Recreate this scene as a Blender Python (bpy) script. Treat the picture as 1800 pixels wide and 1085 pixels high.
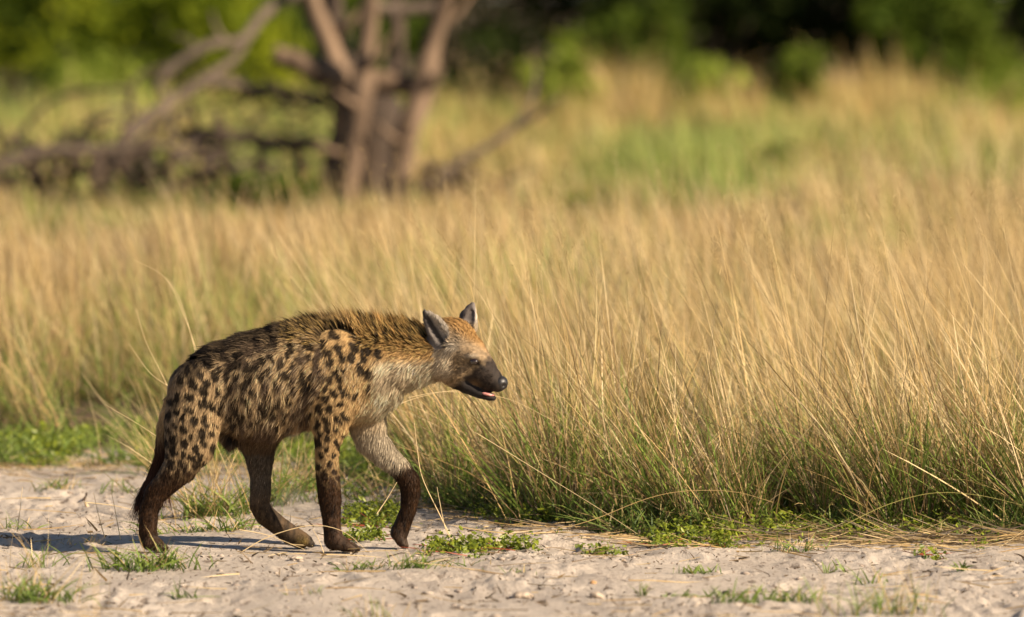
import bpy, bmesh, math
import numpy as np
from mathutils import Vector, Matrix

for _o in list(bpy.data.objects):
    bpy.data.objects.remove(_o)
scene = bpy.context.scene
COL = scene.collection
rng = np.random.default_rng(7)

# ------------------------------------------------------------------ camera
CAM_D, CAM_H, FPX = 25.0, 2.0, 12500.0            # metres from the animal, eye height, focal length in photo pixels
PITCH = math.atan(572.5 / FPX)
cd = bpy.data.cameras.new('camera')
cam = bpy.data.objects.new('camera', cd)
COL.objects.link(cam)
cam.location = (0, -CAM_D, CAM_H)
cam.rotation_euler = (math.pi / 2 - PITCH, 0, 0)
cd.sensor_width = 36.0
cd.lens = FPX / 1800 * 36.0
cd.clip_start, cd.clip_end = 0.5, 3000
cd.dof.use_dof = True
cd.dof.focus_distance = 25.35
cd.dof.aperture_fstop = 2.3
cd.dof.aperture_blades = 9
scene.camera = cam

# ------------------------------------------------------------------ light
SUN_AZ, SUN_EL = math.radians(121), math.radians(31)     # azimuth clockwise from +Y (behind the animal)
world = bpy.data.worlds.new('World')
scene.world = world
world.use_nodes = True
wn = world.node_tree
sky = wn.nodes.new('ShaderNodeTexSky')
sky.sky_type = 'NISHITA'
sky.sun_disc = False
sky.sun_elevation = SUN_EL
sky.sun_rotation = SUN_AZ
sky.altitude = 900
sky.dust_density = 1.6
bg = wn.nodes['Background']
bg.inputs[1].default_value = 0.050
wn.links.new(sky.outputs[0], bg.inputs[0])
sl = bpy.data.lights.new('sun', 'SUN')
sl.energy = 5.0
sl.angle = math.radians(0.53)
sl.color = (1.0, 0.83, 0.62)
sun = bpy.data.objects.new('sun', sl)
COL.objects.link(sun)
SUN_DIR = Vector((math.sin(SUN_AZ) * math.cos(SUN_EL), math.cos(SUN_AZ) * math.cos(SUN_EL), math.sin(SUN_EL)))
sun.rotation_euler = (-SUN_DIR).to_track_quat('-Z', 'Y').to_euler()
sun.location = (20, -20, 20)

vs = scene.view_settings
vs.view_transform = 'Standard'
vs.look = 'None'
vs.exposure = 0.95
vs.gamma = 1.0
vs.use_curve_mapping = False
scene.render.engine = 'CYCLES'
scene.cycles.use_denoising = True
scene.cycles.max_bounces = 6
scene.cycles.diffuse_bounces = 3
scene.cycles.transparent_max_bounces = 4
scene.cycles.sample_clamp_indirect = 4.0

# ------------------------------------------------------------------ helpers
_cp, _sp = math.cos(PITCH), math.sin(PITCH)

def P(px, py, Y=0.0):
    """photo pixel -> world point on the plane y = Y (arrays welcome)"""
    a = np.asarray(px, float) - 900.0
    b = 542.5 - np.asarray(py, float)
    fy = _cp * FPX + _sp * b
    fz = -_sp * FPX + _cp * b
    k = (Y + CAM_D) / fy
    return np.stack(np.broadcast_arrays(a * k, Y + 0 * a, CAM_H + fz * k), -1)

def G(px, py):
    """photo pixel -> (x, y) on the ground z = 0"""
    a = px - 900.0
    b = 542.5 - py
    fy = _cp * FPX + _sp * b
    fz = -_sp * FPX + _cp * b
    k = -CAM_H / fz
    return a * k, fy * k - CAM_D

def _hash(ix, iy, iz, seed):
    h = (ix * 374761393 + iy * 668265263 + iz * 2147483647 + seed * 1274126177) & 0xFFFFFFFF
    h = ((h ^ (h >> 13)) * 1274126177) & 0xFFFFFFFF
    h = ((h ^ (h >> 16)) * 2246822519) & 0xFFFFFFFF
    return ((h ^ (h >> 15)) & 0xFFFFFF) / float(0xFFFFFF)

def noise3(x, y, z, seed=0):
    x, y, z = np.broadcast_arrays(np.asarray(x, float), y, z)
    fx, fy, fz = np.floor(x), np.floor(y), np.floor(z)
    ix, iy, iz = fx.astype(np.int64), fy.astype(np.int64), fz.astype(np.int64)
    u, v, w = x - fx, y - fy, z - fz
    u, v, w = u * u * (3 - 2 * u), v * v * (3 - 2 * v), w * w * (3 - 2 * w)
    r = 0
    for i in (0, 1):
        for j in (0, 1):
            for k in (0, 1):
                r = r + _hash(ix + i, iy + j, iz + k, seed) * (u if i else 1 - u) * (v if j else 1 - v) * (w if k else 1 - w)
    return r * 2 - 1

def noise2(x, y, seed=0):
    x, y = np.broadcast_arrays(np.asarray(x, float), y)
    fx, fy = np.floor(x), np.floor(y)
    ix, iy = fx.astype(np.int64), fy.astype(np.int64)
    u, v = x - fx, y - fy
    u, v = u * u * (3 - 2 * u), v * v * (3 - 2 * v)
    z = np.zeros_like(ix)
    return ((_hash(ix, iy, z, seed) * (1 - u) + _hash(ix + 1, iy, z, seed) * u) * (1 - v)
            + (_hash(ix, iy + 1, z, seed) * (1 - u) + _hash(ix + 1, iy + 1, z, seed) * u) * v) * 2 - 1

def sm(a, b, x):
    t = np.clip((np.asarray(x, float) - a) / (b - a), 0, 1)
    return t * t * (3 - 2 * t)

def nrm(v):
    return v / np.maximum(np.linalg.norm(v, axis=-1, keepdims=True), 1e-9)

def lin(r, g, b):
    c = np.array([r, g, b], float) / 255
    return np.where(c <= 0.04045, c / 12.92, ((c + 0.055) / 1.055) ** 2.4)

def mesh_np(name, verts, faces, mat=None, parent=None, col=None, normals=None, smooth=False, link=True):
    """verts (N,3), faces (M,3|4) or a list of such arrays -> one linked mesh object"""
    fl = faces if isinstance(faces, list) else [faces]
    fl = [np.asarray(f, np.int32) for f in fl if len(f)]
    me = bpy.data.meshes.new(name)
    me.vertices.add(len(verts))
    me.vertices.foreach_set('co', np.ascontiguousarray(verts, np.float32).ravel())
    loops = np.concatenate([f.ravel() for f in fl])
    tot = np.concatenate([np.full(len(f), f.shape[1], np.int32) for f in fl])
    start = np.concatenate([[0], np.cumsum(tot)[:-1]]).astype(np.int32)
    me.loops.add(len(loops))
    me.loops.foreach_set('vertex_index', loops.astype(np.int32))
    me.polygons.add(len(tot))
    me.polygons.foreach_set('loop_start', start)
    me.polygons.foreach_set('loop_total', tot)
    if smooth:
        me.polygons.foreach_set('use_smooth', np.ones(len(tot), bool))
    me.update(calc_edges=True)
    if col is not None:
        at = me.color_attributes.new('Col', 'FLOAT_COLOR', 'POINT')
        c4 = np.ones((len(verts), 4), np.float32)
        c4[:, :3] = col
        at.data.foreach_set('color', c4.ravel())
    if normals is not None:
        me.normals_split_custom_set_from_vertices(np.ascontiguousarray(normals, np.float32))
    if mat is not None:
        me.materials.append(mat)
    ob = bpy.data.objects.new(name, me)
    if link:
        COL.objects.link(ob)
    if parent is not None:
        ob.parent = parent
    return ob

def empty(name, loc):
    o = bpy.data.objects.new(name, None)
    o.empty_display_size = 0.1
    o.location = loc
    COL.objects.link(o)
    return o

def adopt(child, parent):
    """parent a mesh whose vertices are in world space"""
    child.parent = parent
    child.matrix_parent_inverse = Matrix.Translation(Vector(parent.location)).inverted()

def tag(o, label, cat, group=None, kind=None):
    if label: o['label'] = label
    if cat: o['category'] = cat
    if group: o['group'] = group
    if kind: o['kind'] = kind
    return o

def pivot(ob, loc):
    """move an object's origin to loc, vertices staying where they are"""
    me = ob.data
    co = np.empty(len(me.vertices) * 3, np.float32)
    me.vertices.foreach_get('co', co)
    co = co.reshape(-1, 3) - np.asarray(loc, np.float32)
    me.vertices.foreach_set('co', co.ravel())
    me.update()
    ob.location = loc

class Ribbons:
    """collects tapered ribbons (grass blades, hairs)"""
    def __init__(self):
        self.v, self.f, self.c, self.n, self.k = [], [], [], [], 0

    def add(self, root, d, L, W, bend, side, nseg, colb, colt, prof=None, nor=None):
        N = len(root)
        if N == 0: return
        L = np.broadcast_to(np.asarray(L, float), (N,))
        W = np.broadcast_to(np.asarray(W, float), (N,))
        t = np.linspace(0, 1, nseg + 1)
        p = root[:, None] + (d * L[:, None])[:, None] * t[None, :, None] + (bend * L[:, None])[:, None] * (t ** 2)[None, :, None]
        if prof is None:
            prof = 1 - 0.75 * t ** 2
        w = W[:, None] * np.asarray(prof)[None, :]
        off = side[:, None] * w[:, :, None] * 0.5
        V = np.empty((N, 2 * nseg + 1, 3))
        V[:, 0:2 * nseg:2] = (p - off)[:, :nseg]
        V[:, 1:2 * nseg:2] = (p + off)[:, :nseg]
        V[:, -1] = p[:, nseg]
        tri = []
        for i in range(nseg - 1):
            a = 2 * i
            tri += [(a, a + 1, a + 3), (a, a + 3, a + 2)]
        a = 2 * (nseg - 1)
        tri.append((a, a + 1, a + 2))
        F = (np.array(tri)[None] + (self.k + np.arange(N) * (2 * nseg + 1))[:, None, None]).reshape(-1, 3)
        tt = np.concatenate([np.repeat(t[:nseg], 2), t[nseg:]])
        C = colb[:, None] * (1 - tt)[None, :, None] + colt[:, None] * tt[None, :, None]
        self.v.append(V.reshape(-1, 3)); self.f.append(F); self.c.append(C.reshape(-1, 3))
        if nor is not None:
            self.n.append(np.repeat(nor, 2 * nseg + 1, axis=0))
        self.k += N * (2 * nseg + 1)

    def build(self, name, mat, parent=None):
        return mesh_np(name, np.concatenate(self.v), np.concatenate(self.f), mat, parent, np.concatenate(self.c),
                       np.concatenate(self.n) if self.n else None, smooth=bool(self.n))

# ------------------------------------------------------------------ materials
def new_mat(name):
    m = bpy.data.materials.new(name)
    m.use_nodes = True
    nt = m.node_tree
    return m, nt, nt.nodes['Principled BSDF'], nt.nodes['Material Output']

def mat_leafy(name, transl=0.35, rough=0.6, spec=0.25, tint=(1, 1, 1)):
    """blade / leaf colour from the 'Col' attribute, light passing through thin tissue"""
    m, nt, b, out = new_mat(name)
    at = nt.nodes.new('ShaderNodeAttribute'); at.attribute_name = 'Col'
    b.inputs['Roughness'].default_value = rough
    b.inputs['Specular IOR Level'].default_value = spec
    nt.links.new(at.outputs['Color'], b.inputs['Base Color'])
    tr = nt.nodes.new('ShaderNodeBsdfTranslucent')
    mul = nt.nodes.new('ShaderNodeMix'); mul.data_type = 'RGBA'; mul.blend_type = 'MULTIPLY'
    mul.inputs[0].default_value = 1
    mul.inputs[7].default_value = (*tint, 1)
    nt.links.new(at.outputs['Color'], mul.inputs[6])
    nt.links.new(mul.outputs[2], tr.inputs['Color'])
    mx = nt.nodes.new('ShaderNodeMixShader'); mx.inputs[0].default_value = transl
    nt.links.new(b.outputs[0], mx.inputs[1]); nt.links.new(tr.outputs[0], mx.inputs[2])
    nt.links.new(mx.outputs[0], out.inputs['Surface'])
    return m

def mat_noise(name, c1, c2, scale, rough=0.8, bump=0.0, bscale=None, detail=6, spec=0.3, stretch=(1, 1, 1)):
    m, nt, b, out = new_mat(name)
    tc = nt.nodes.new('ShaderNodeTexCoord')
    mp = nt.nodes.new('ShaderNodeMapping'); mp.inputs['Scale'].default_value = stretch
    nt.links.new(tc.outputs['Object'], mp.inputs[0])
    n = nt.nodes.new('ShaderNodeTexNoise'); n.inputs['Scale'].default_value = scale; n.inputs['Detail'].default_value = detail
    nt.links.new(mp.outputs[0], n.inputs['Vector'])
    r = nt.nodes.new('ShaderNodeValToRGB')
    r.color_ramp.elements[0].position = 0.35; r.color_ramp.elements[1].position = 0.65
    r.color_ramp.elements[0].color = (*c1, 1); r.color_ramp.elements[1].color = (*c2, 1)
    nt.links.new(n.outputs['Fac'], r.inputs[0])
    nt.links.new(r.outputs[0], b.inputs['Base Color'])
    b.inputs['Roughness'].default_value = rough
    b.inputs['Specular IOR Level'].default_value = spec
    if bump:
        n2 = nt.nodes.new('ShaderNodeTexNoise'); n2.inputs['Scale'].default_value = bscale or scale * 3; n2.inputs['Detail'].default_value = 8
        nt.links.new(mp.outputs[0], n2.inputs['Vector'])
        bp = nt.nodes.new('ShaderNodeBump'); bp.inputs['Strength'].default_value = 1; bp.inputs['Distance'].default_value = bump
        nt.links.new(n2.outputs['Fac'], bp.inputs['Height'])
        nt.links.new(bp.outputs[0], b.inputs['Normal'])
    return m

M_GRASS = mat_leafy('grass_blade', 0.30, 0.55, 0.3)
M_LEAF = mat_leafy('leaf', 0.40, 0.7, 0.08, (1.05, 1.1, 0.6))
M_HERB = mat_leafy('herb_leaf', 0.30, 0.4, 0.4, (1.05, 1.1, 0.6))
# ------------------------------------------------------------------ ground
# edge between the sand track and the grass, traced along the photograph
_ex = [(-900, 815), (0, 818), (240, 812), (400, 818), (550, 835), (650, 850), (705, 872), (760, 898), (850, 915), (950, 930),
       (1100, 945), (1300, 946), (1500, 946), (1650, 956), (1800, 958), (2600, 965)]
_eg = np.array([G(a, b) for a, b in _ex])

def edge(x):
    return np.interp(x, _eg[:, 0], _eg[:, 1])

PAWS = [(P(264, 962, -0.085), .14), (P(590, 968, -0.085), .16), (P(540, 962, .085), .12), (P(708, 962, .085), .12)]

def gh(x, y):
    """height of the ground"""
    x = np.asarray(x, float); y = np.asarray(y, float)
    far = sm(14, 60, np.abs(y) + np.abs(x) * .5)
    h = 0.018 * noise2(x * 1.1 + 3, y * 0.8, 1) + 0.012 * noise2(x * 3.1, y * 2.2, 2)
    am = .25 + .95 * sm(-.35, .45, noise2(x * 1.7 + 21, y * .9, 16))
    h = h + am * (0.009 * noise2(x * 6, y * 3.5, 3) + 0.007 * np.abs(noise2(x * 16, y * 9, 4)) + 0.0055 * noise2(x * 36, y * 17, 5) + 0.007 * sm(.45, .9, noise2(x * 17 + 7, y * 9, 15)))
    # hoof and paw prints
    hp = noise2(x * 5.2 + 11, y * 3.6, 6)
    h = h - 0.018 * sm(0.45, 0.75, hp) + 0.006 * sm(.28, .45, hp)
    h = h + 0.03 * sm(0, 0.5, y - edge(x)) * (1 - far)
    for p, r in PAWS:
        g = np.exp(-((x - p[0]) ** 2 + (y - p[1]) ** 2) / (r * r) * 1.3)
        h = h * (1 - g) - 0.001 * g
    return h * (1 - far) + far * 0.08 * noise2(x * .1, y * .1, 8)

def build_ground():
    def axis(lo, hi, step, far, n):
        core = np.arange(lo, hi + step / 2, step)
        g = np.geomspace(step * 1.2, far, n)
        return np.concatenate([(lo - np.cumsum(g))[::-1], core, hi + np.cumsum(g)])
    xs = axis(-2.5, 2.5, 0.011, 90, 50)
    ys = axis(-4.2, 5.0, 0.026, 150, 60)
    X, Y = np.meshgrid(xs, ys)
    Z = gh(X, Y)
    V = np.stack([X, Y, Z], -1).reshape(-1, 3)
    ny, nx = X.shape
    i = (np.arange(ny - 1)[:, None] * nx + np.arange(nx - 1)[None]).reshape(-1)
    F = np.stack([i, i + 1, i + nx + 1, i + nx], -1)
    # soil cover: 0 = bare sand, 1 = dark litter soil below the grass
    soil = sm(-0.05, 0.40, Y - edge(X) - .35 * sm(-.3, -.6, X) + 0.30 * noise2(X * 3, Y * 2, 9))
    soil = np.maximum(soil, 0)
    col = np.repeat(soil.reshape(-1, 1), 3, 1)
    m, nt, b, out = new_mat('sand_soil')
    L = nt.links.new
    geo = nt.nodes.new('ShaderNodeNewGeometry')
    def ntex(scale, detail, stretch=(1, 1, 1), rough=.6):
        mp = nt.nodes.new('ShaderNodeMapping'); mp.inputs['Scale'].default_value = stretch
        L(geo.outputs['Position'], mp.inputs[0])
        n = nt.nodes.new('ShaderNodeTexNoise'); n.inputs['Scale'].default_value = scale
        n.inputs['Detail'].default_value = detail; n.inputs['Roughness'].default_value = rough
        L(mp.outputs[0], n.inputs['Vector'])
        return n
    def ramp(fac, stops):
        r = nt.nodes.new('ShaderNodeValToRGB')
        e = r.color_ramp.elements
        e[0].position, e[0].color = stops[0][0], (*stops[0][1], 1)
        e[1].position, e[1].color = stops[-1][0], (*stops[-1][1], 1)
        for p, c in stops[1:-1]:
            k = e.new(p); k.color = (*c, 1)
        L(fac, r.inputs[0])
        return r
    def mix(fac, a, bb):
        x = nt.nodes.new('ShaderNodeMix'); x.data_type = 'RGBA'
        if hasattr(fac, 'links'): L(fac, x.inputs[0])
        else: x.inputs[0].default_value = fac
        L(a, x.inputs[6]); L(bb, x.inputs[7])
        return x.outputs[2]
    sand = ramp(ntex(2.3, 6, (1, .6, 1)).outputs[0], [(.3, (.30, .25, .21)), (.5, (.44, .375, .312)), (.70, (.57, .495, .42))])
    grain = ramp(ntex(60, 4, (1, .4, 1)).outputs[0], [(.30, (.15, .12, .10)), (.43, (.44, .37, .305)), (.6, (.54, .465, .385))])
    s1 = mix(.42, sand.outputs[0], grain.outputs[0])
    specks = ramp(ntex(30, 5, (1, .22, 1)).outputs[0], [(.58, (0, 0, 0)), (.66, (1, 1, 1))])
    dark = nt.nodes.new('ShaderNodeRGB'); dark.outputs[0].default_value = (.13, .095, .07, 1)
    sp = nt.nodes.new('ShaderNodeMath'); sp.operation = 'MULTIPLY'; sp.inputs[1].default_value = .8
    L(specks.outputs[0], sp.inputs[0])
    s2 = mix(sp.outputs[0], s1, dark.outputs[0])
    soilc = ramp(ntex(9, 6).outputs[0], [(.3, (.05, .035, .02)), (.55, (.12, .085, .05)), (.75, (.24, .18, .11))])
    at = nt.nodes.new('ShaderNodeAttribute'); at.attribute_name = 'Col'
    L(mix(at.outputs['Fac'], s2, soilc.outputs[0]), b.inputs['Base Color'])
    b.inputs['Roughness'].default_value = .95
    b.inputs['Specular IOR Level'].default_value = .15
    bn = ntex(70, 8, (1, .6, 1), .7)
    bp = nt.nodes.new('ShaderNodeBump'); bp.inputs['Distance'].default_value = .012; bp.inputs['Strength'].default_value = .9
    L(bn.outputs[0], bp.inputs['Height']); L(bp.outputs[0], b.inputs['Normal'])
    o = mesh_np('sandy_ground', V, F, m, None, col, smooth=True)
    tag(o, 'pale sandy track running into dark soil under the grass', 'ground', kind='structure')
    return o
build_ground()
# ------------------------------------------------------------------ dead tree and fallen wood, far behind in the grass
M_BARK = mat_noise('dead_bark', (.085, .056, .036), (.25, .17, .11), 5, .9, .02, 14, stretch=(1, 1, .25))
M_DARKBARK = mat_noise('dark_bark', (.035, .026, .02), (.10, .07, .05), 5, .95, .02, 14, stretch=(1, 1, .25))  # on the rear stems, shade is put into this darker bark colour
M_GREYWOOD = mat_noise('weathered_wood', (.075, .056, .042), (.185, .138, .102), 6, .9, .012, 18, stretch=(.4, .4, .4))

def tube(pts, nside=9, rough=.22, seed=0):
    """pts: list of (point, radius) -> verts, quads of a knobbly tapered limb"""
    p = np.array([q[0] for q in pts], float); r = np.array([q[1] for q in pts], float)
    # resample smoothly
    n = max(6, 3 * (len(p) - 1) + 1)
    t = np.linspace(0, len(p) - 1, n); i = np.clip(t.astype(int), 0, len(p) - 2); f = (t - i)[:, None]
    pp = np.vstack([2 * p[0] - p[1], p, 2 * p[-1] - p[-2]])
    a, b, c, d = pp[i], pp[i + 1], pp[i + 2], pp[i + 3]
    C = .5 * (2 * b + (c - a) * f + (2 * a - 5 * b + 4 * c - d) * f ** 2 + (3 * b - a - 3 * c + d) * f ** 3)
    R = r[i] * (1 - f[:, 0]) + r[i + 1] * f[:, 0]
    T = nrm(np.gradient(C, axis=0))
    ref = np.where(np.abs(T[:, 2:3]) > .9, np.array([[1., 0, 0]]), np.array([[0, 0, 1.]]))
    u = nrm(np.cross(T, ref)); v = np.cross(T, u)
    th = np.arange(nside) * 2 * math.pi / nside
    rr = R[:, None] * (1 + rough * noise2(np.arange(n)[:, None] * .7 + seed, th[None] * 1.3 + seed * 3.1, 70))
    V = C[:, None] + rr[..., None] * (np.cos(th)[None, :, None] * u[:, None] + np.sin(th)[None, :, None] * v[:, None])
    V = V.reshape(-1, 3)
    k = np.arange(n - 1)[:, None] * nside; j = np.arange(nside)[None]; j2 = (j + 1) % nside
    F = np.stack([k + j, k + j2, k + nside + j2, k + nside + j], -1).reshape(-1, 4)
    V = np.vstack([V, C[0], C[-1]])
    e = len(V)
    caps = [(j2_, j_, e - 2) for j_, j2_ in zip(j[0], j2[0])] + [((n - 1) * nside + j_, (n - 1) * nside + j2_, e - 1) for j_, j2_ in zip(j[0], j2[0])]
    return V, [F, np.array(caps)]

def limb(name, px_pts, D, mat, parent, seed=0, dy=0.0):
    """px_pts: (px, py, radius px[, extra depth]) traced at distance D"""
    s = FPX / D
    pts = []
    for q in px_pts:
        Y = D - CAM_D + (q[3] if len(q) > 3 else 0) + dy
        pts.append((P(q[0], q[1], Y), q[2] / s))
    V, F = tube(pts, seed=seed)
    o = mesh_np(name, V, F, mat, None, None, smooth=True)
    if parent is not None: adopt(o, parent)
    return o

DT = 60.0
gtx = P(650, 370, DT - CAM_D)
tree = empty('dead_tree', (gtx[0], DT - CAM_D, 0))
tag(tree, 'dead multi-stemmed tree with bare brown trunks standing in tall grass', 'dead tree')
tA = limb('trunk', [(548, 392, 24, .3), (588, 300, 21, .25), (604, 200, 22, .2), (588, 110, 21, .2), (562, 40, 19, .2), (530, -50, 17, .2), (490, -220, 12, .3)], DT, M_BARK, tree, 1)
tB = limb('trunk', [(590, 395, 30, .8), (604, 280, 27, .7), (608, 180, 26, .7), (594, 90, 24, .7), (580, 0, 22, .7), (572, -160, 17, .8), (560, -330, 12, .9)], DT, M_DARKBARK, tree, 2)
tC = limb('trunk', [(598, 398, 23, -.5), (618, 280, 21, -.45), (634, 180, 20, -.45), (643, 90, 18, -.4), (650, 0, 16, -.4), (658, -150, 14, -.4), (690, -330, 9, -.3)], DT, M_BARK, tree, 3)
tD = limb('trunk', [(688, 398, 23, -.3), (704, 290, 22, -.3), (722, 215, 22, -.3), (748, 145, 22, -.25), (757, 90, 17, -.2), (776, 30, 16, -.2), (792, -40, 15, -.2), (830, -220, 10, -.1)], DT, M_BARK, tree, 4)
tE = limb('trunk', [(655, 398, 56, .9), (660, 300, 52, .9), (664, 220, 50, .9), (670, 165, 34, .9), (700, 90, 13, .9), (690, -60, 11, .9)], DT, M_DARKBARK, tree, 5)
lg = limb('broken_limb', [(480, 96, 16, -.1), (520, 108, 19, -.1), (560, 124, 23, -.12), (600, 135, 24, -.12), (660, 143, 22, -.05), (722, 148, 20, -.1)], DT, M_BARK, tree, 6)
limb('broken_limb', [(640, 10, 11, .4), (700, 18, 13, .4), (780, 12, 12, .4)], DT, M_GREYWOOD, tree, 7)
limb('broken_limb', [(715, 160, 9, .3), (700, 70, 10, .3), (690, 20, 9, .3)], DT, M_DARKBARK, tree, 8)
ar = limb('branch', [(536, -20, 13, .2), (490, 6, 11, .1), (456, 32, 10, -.1), (432, 66, 9, -.3), (405, 76, 8, -.5), (368, 80, 9, -.6), (325, 102, 9, -.7), (292, 128, 8, -.8), (268, 160, 5, -.8)], DT, M_GREYWOOD, tree, 9)
tw = limb('branch', [(430, 70, 9, -.3), (410, 105, 8, -.4), (360, 140, 9, -.5), (300, 180, 10, -.6), (250, 215, 12, -.7), (212, 252, 14, -.8), (190, 320, 12, -.9)], DT, M_GREYWOOD, tree, 10)
limb('branch', [(580, 178, 10, .3), (520, 172, 9, .2), (460, 158, 9, .1), (400, 146, 10, 0), (350, 148, 8, -.1)], DT, M_GREYWOOD, tree, 11)
for i, q in enumerate([[(640, 120, 8, -.5), (668, 95, 6, -.6), (690, 60, 3, -.6)], [(632, 190, 7, -.5), (605, 172, 5, -.7), (590, 160, 3, -.7)], [(742, 160, 9, -.3), (765, 140, 8, -.4), (778, 118, 4, -.4)],
                       [(590, 60, 8, .2), (620, 35, 6, .1), (640, 5, 3, .1)], [(770, 50, 7, -.2), (800, 30, 5, -.2), (830, -10, 3, -.2)], [(705, 250, 6, -.4), (680, 235, 5, -.6), (664, 215, 3, -.6)], [(600, 270, 7, -.5), (575, 262, 5, -.7), (560, 245, 3, -.7)]]):
    limb('branch_stub', q, DT, M_BARK, (tC, tC, tD, tA, tD, tD, tA)[i], 80 + i)
for i, q in enumerate([[(400, 76, 5, -.5), (380, 50, 4, -.5), (372, 20, 2, -.5)], [(350, 90, 5, -.6), (330, 70, 3, -.6), (300, 62, 2, -.6)], [(300, 180, 6, -.6), (280, 150, 4, -.6), (262, 130, 2, -.6)], [(260, 210, 6, -.7), (225, 190, 4, -.7), (180, 185, 2, -.7)],
                       [(350, 146, 5, -.5), (330, 180, 4, -.5), (322, 220, 2, -.5)], [(290, 190, 6, -.6), (300, 225, 4, -.6), (318, 262, 2, -.6)], [(240, 225, 6, -.7), (215, 215, 4, -.7), (150, 238, 2, -.7)]]):
    limb('twig', q, DT, M_GREYWOOD, (ar, ar, tw, tw, tw, tw, tw)[i], 90 + i)
r5 = np.random.default_rng(5)
for i in range(64):                                  # brush of fine dead twigs left of the stems
    x0, y0 = r5.uniform(430, 590), r5.uniform(150, 320)
    a = r5.uniform(2.4, 4.2); l = r5.uniform(35, 95)
    limb('twig', [(x0, y0, 3.4, r5.uniform(-.3, .8)), (x0 + l * .5 * math.cos(a), y0 + l * .5 * math.sin(a) + r5.uniform(-10, 10), 2.0, .2), (x0 + l * math.cos(a), y0 + l * math.sin(a) + r5.uniform(-5, 14), 1.1, .2)], DT, M_DARKBARK, tree, 20 + i)

def fallen(label, main, mat, twigs, seed, D):
    p = P(main[0][0], main[0][1], D - CAM_D)
    o = empty('fallen_branch', (p[0], D - CAM_D, 0))
    tag(o, label, 'fallen branch', 'fallen branches around the dead tree')
    mb = limb('branch', main, D, mat, o, seed)
    for i, t in enumerate(twigs):
        limb('twig', t, D, M_DARKBARK, mb, seed * 7 + i)
    return o
fallen('long grey fallen branch lying in grass at the end of the arched limb',
       [(-120, 330, 11), (0, 292, 11), (70, 270, 10), (150, 264, 10), (220, 262, 9), (290, 258, 7), (340, 290, 4)], M_GREYWOOD,
       [[(-30, 330, 8), (8, 280, 8), (22, 250, 7), (30, 230, 3)], [(135, 262, 8), (150, 225, 8), (172, 208, 7), (205, 203, 3)], [(165, 262, 11), (170, 290, 12), (168, 330, 10)],
        [(20, 262, 4), (70, 195, 4), (120, 165, 4), (180, 158, 4), (232, 156, 3)], [(212, 262, 5), (228, 185, 5), (232, 150, 4), (258, 125, 4), (292, 116, 3)],
        [(255, 262, 5), (268, 215, 4), (290, 170, 3)], [(290, 262, 5), (300, 225, 4), (330, 190, 2)], [(90, 270, 6), (108, 250, 5), (118, 228, 2)],
        [(200, 300, 9), (240, 262, 11), (290, 215, 6), (320, 190, 3)], [(60, 320, 5), (72, 280, 5), (60, 240, 2)]], 31, 58.5)
fallen('dark fallen branch lying level behind the dead tree stems',
       [(300, 236, 10), (360, 236, 12), (420, 240, 11), (480, 250, 12), (560, 256, 12), (600, 262, 9)], M_DARKBARK,
       [[(352, 250, 8), (345, 215, 8), (338, 178, 4)], [(388, 250, 9), (388, 220, 8), (384, 195, 4)], [(358, 240, 9), (364, 280, 11), (372, 330, 8)], [(470, 250, 7), (455, 290, 8), (450, 330, 6)],
        [(430, 240, 5), (450, 210, 4), (480, 190, 2)], [(520, 255, 7), (528, 300, 9), (520, 345, 7)]], 32, 61.5)
fallen('thin dark fallen branch rising out of grass right of the dead tree',
       [(760, 330, 10), (795, 292, 8), (850, 262, 7), (900, 226, 6), (932, 184, 6), (944, 120, 3)], M_GREYWOOD,
       [[(905, 226, 6), (945, 200, 5), (985, 170, 2)], [(775, 310, 10), (790, 335, 12), (830, 350, 9)], [(790, 300, 7), (765, 290, 8), (740, 300, 8)]], 33, 59.5)

# low heap of dead brush under the arched limb
r5 = np.random.default_rng(15)
hp_ = empty('brush_heap', (P(250, 300, 34)[0], 34, 0))
tag(hp_, 'tangled heap of dark dead twigs under the arched limb', 'brush heap')
for i in range(120):
    x0, y0 = r5.uniform(-40, 420), r5.uniform(262, 350)
    a = r5.uniform(-2.9, -.25); l = r5.uniform(30, 110)
    limb('twig', [(x0, y0, r5.uniform(4, 9), r5.uniform(-.6, .6)), (x0 + l * .5 * math.cos(a), y0 + l * .4 * math.sin(a) + r5.uniform(-8, 8), 4), (x0 + l * math.cos(a), y0 + l * .65 * math.sin(a), 1.6)], 59.5, M_DARKBARK, hp_, 300 + i)
hp2 = empty('brush_heap', (P(800, 330, 34.5)[0], 34.5, 0))
tag(hp2, 'low dark heap of dead twigs at the foot of the thin fallen branch', 'brush heap')
for i in range(30):
    x0, y0 = r5.uniform(740, 900), r5.uniform(305, 365)
    a = r5.uniform(-2.9, -.25); l = r5.uniform(20, 60)
    limb('twig', [(x0, y0, r5.uniform(5, 10), r5.uniform(-.6, .6)), (x0 + l * .5 * math.cos(a), y0 + l * .5 * math.sin(a), 3), (x0 + l * math.cos(a), y0 + l * .7 * math.sin(a), 1.2)], 59.5, M_DARKBARK, hp2, 400 + i)

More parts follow.
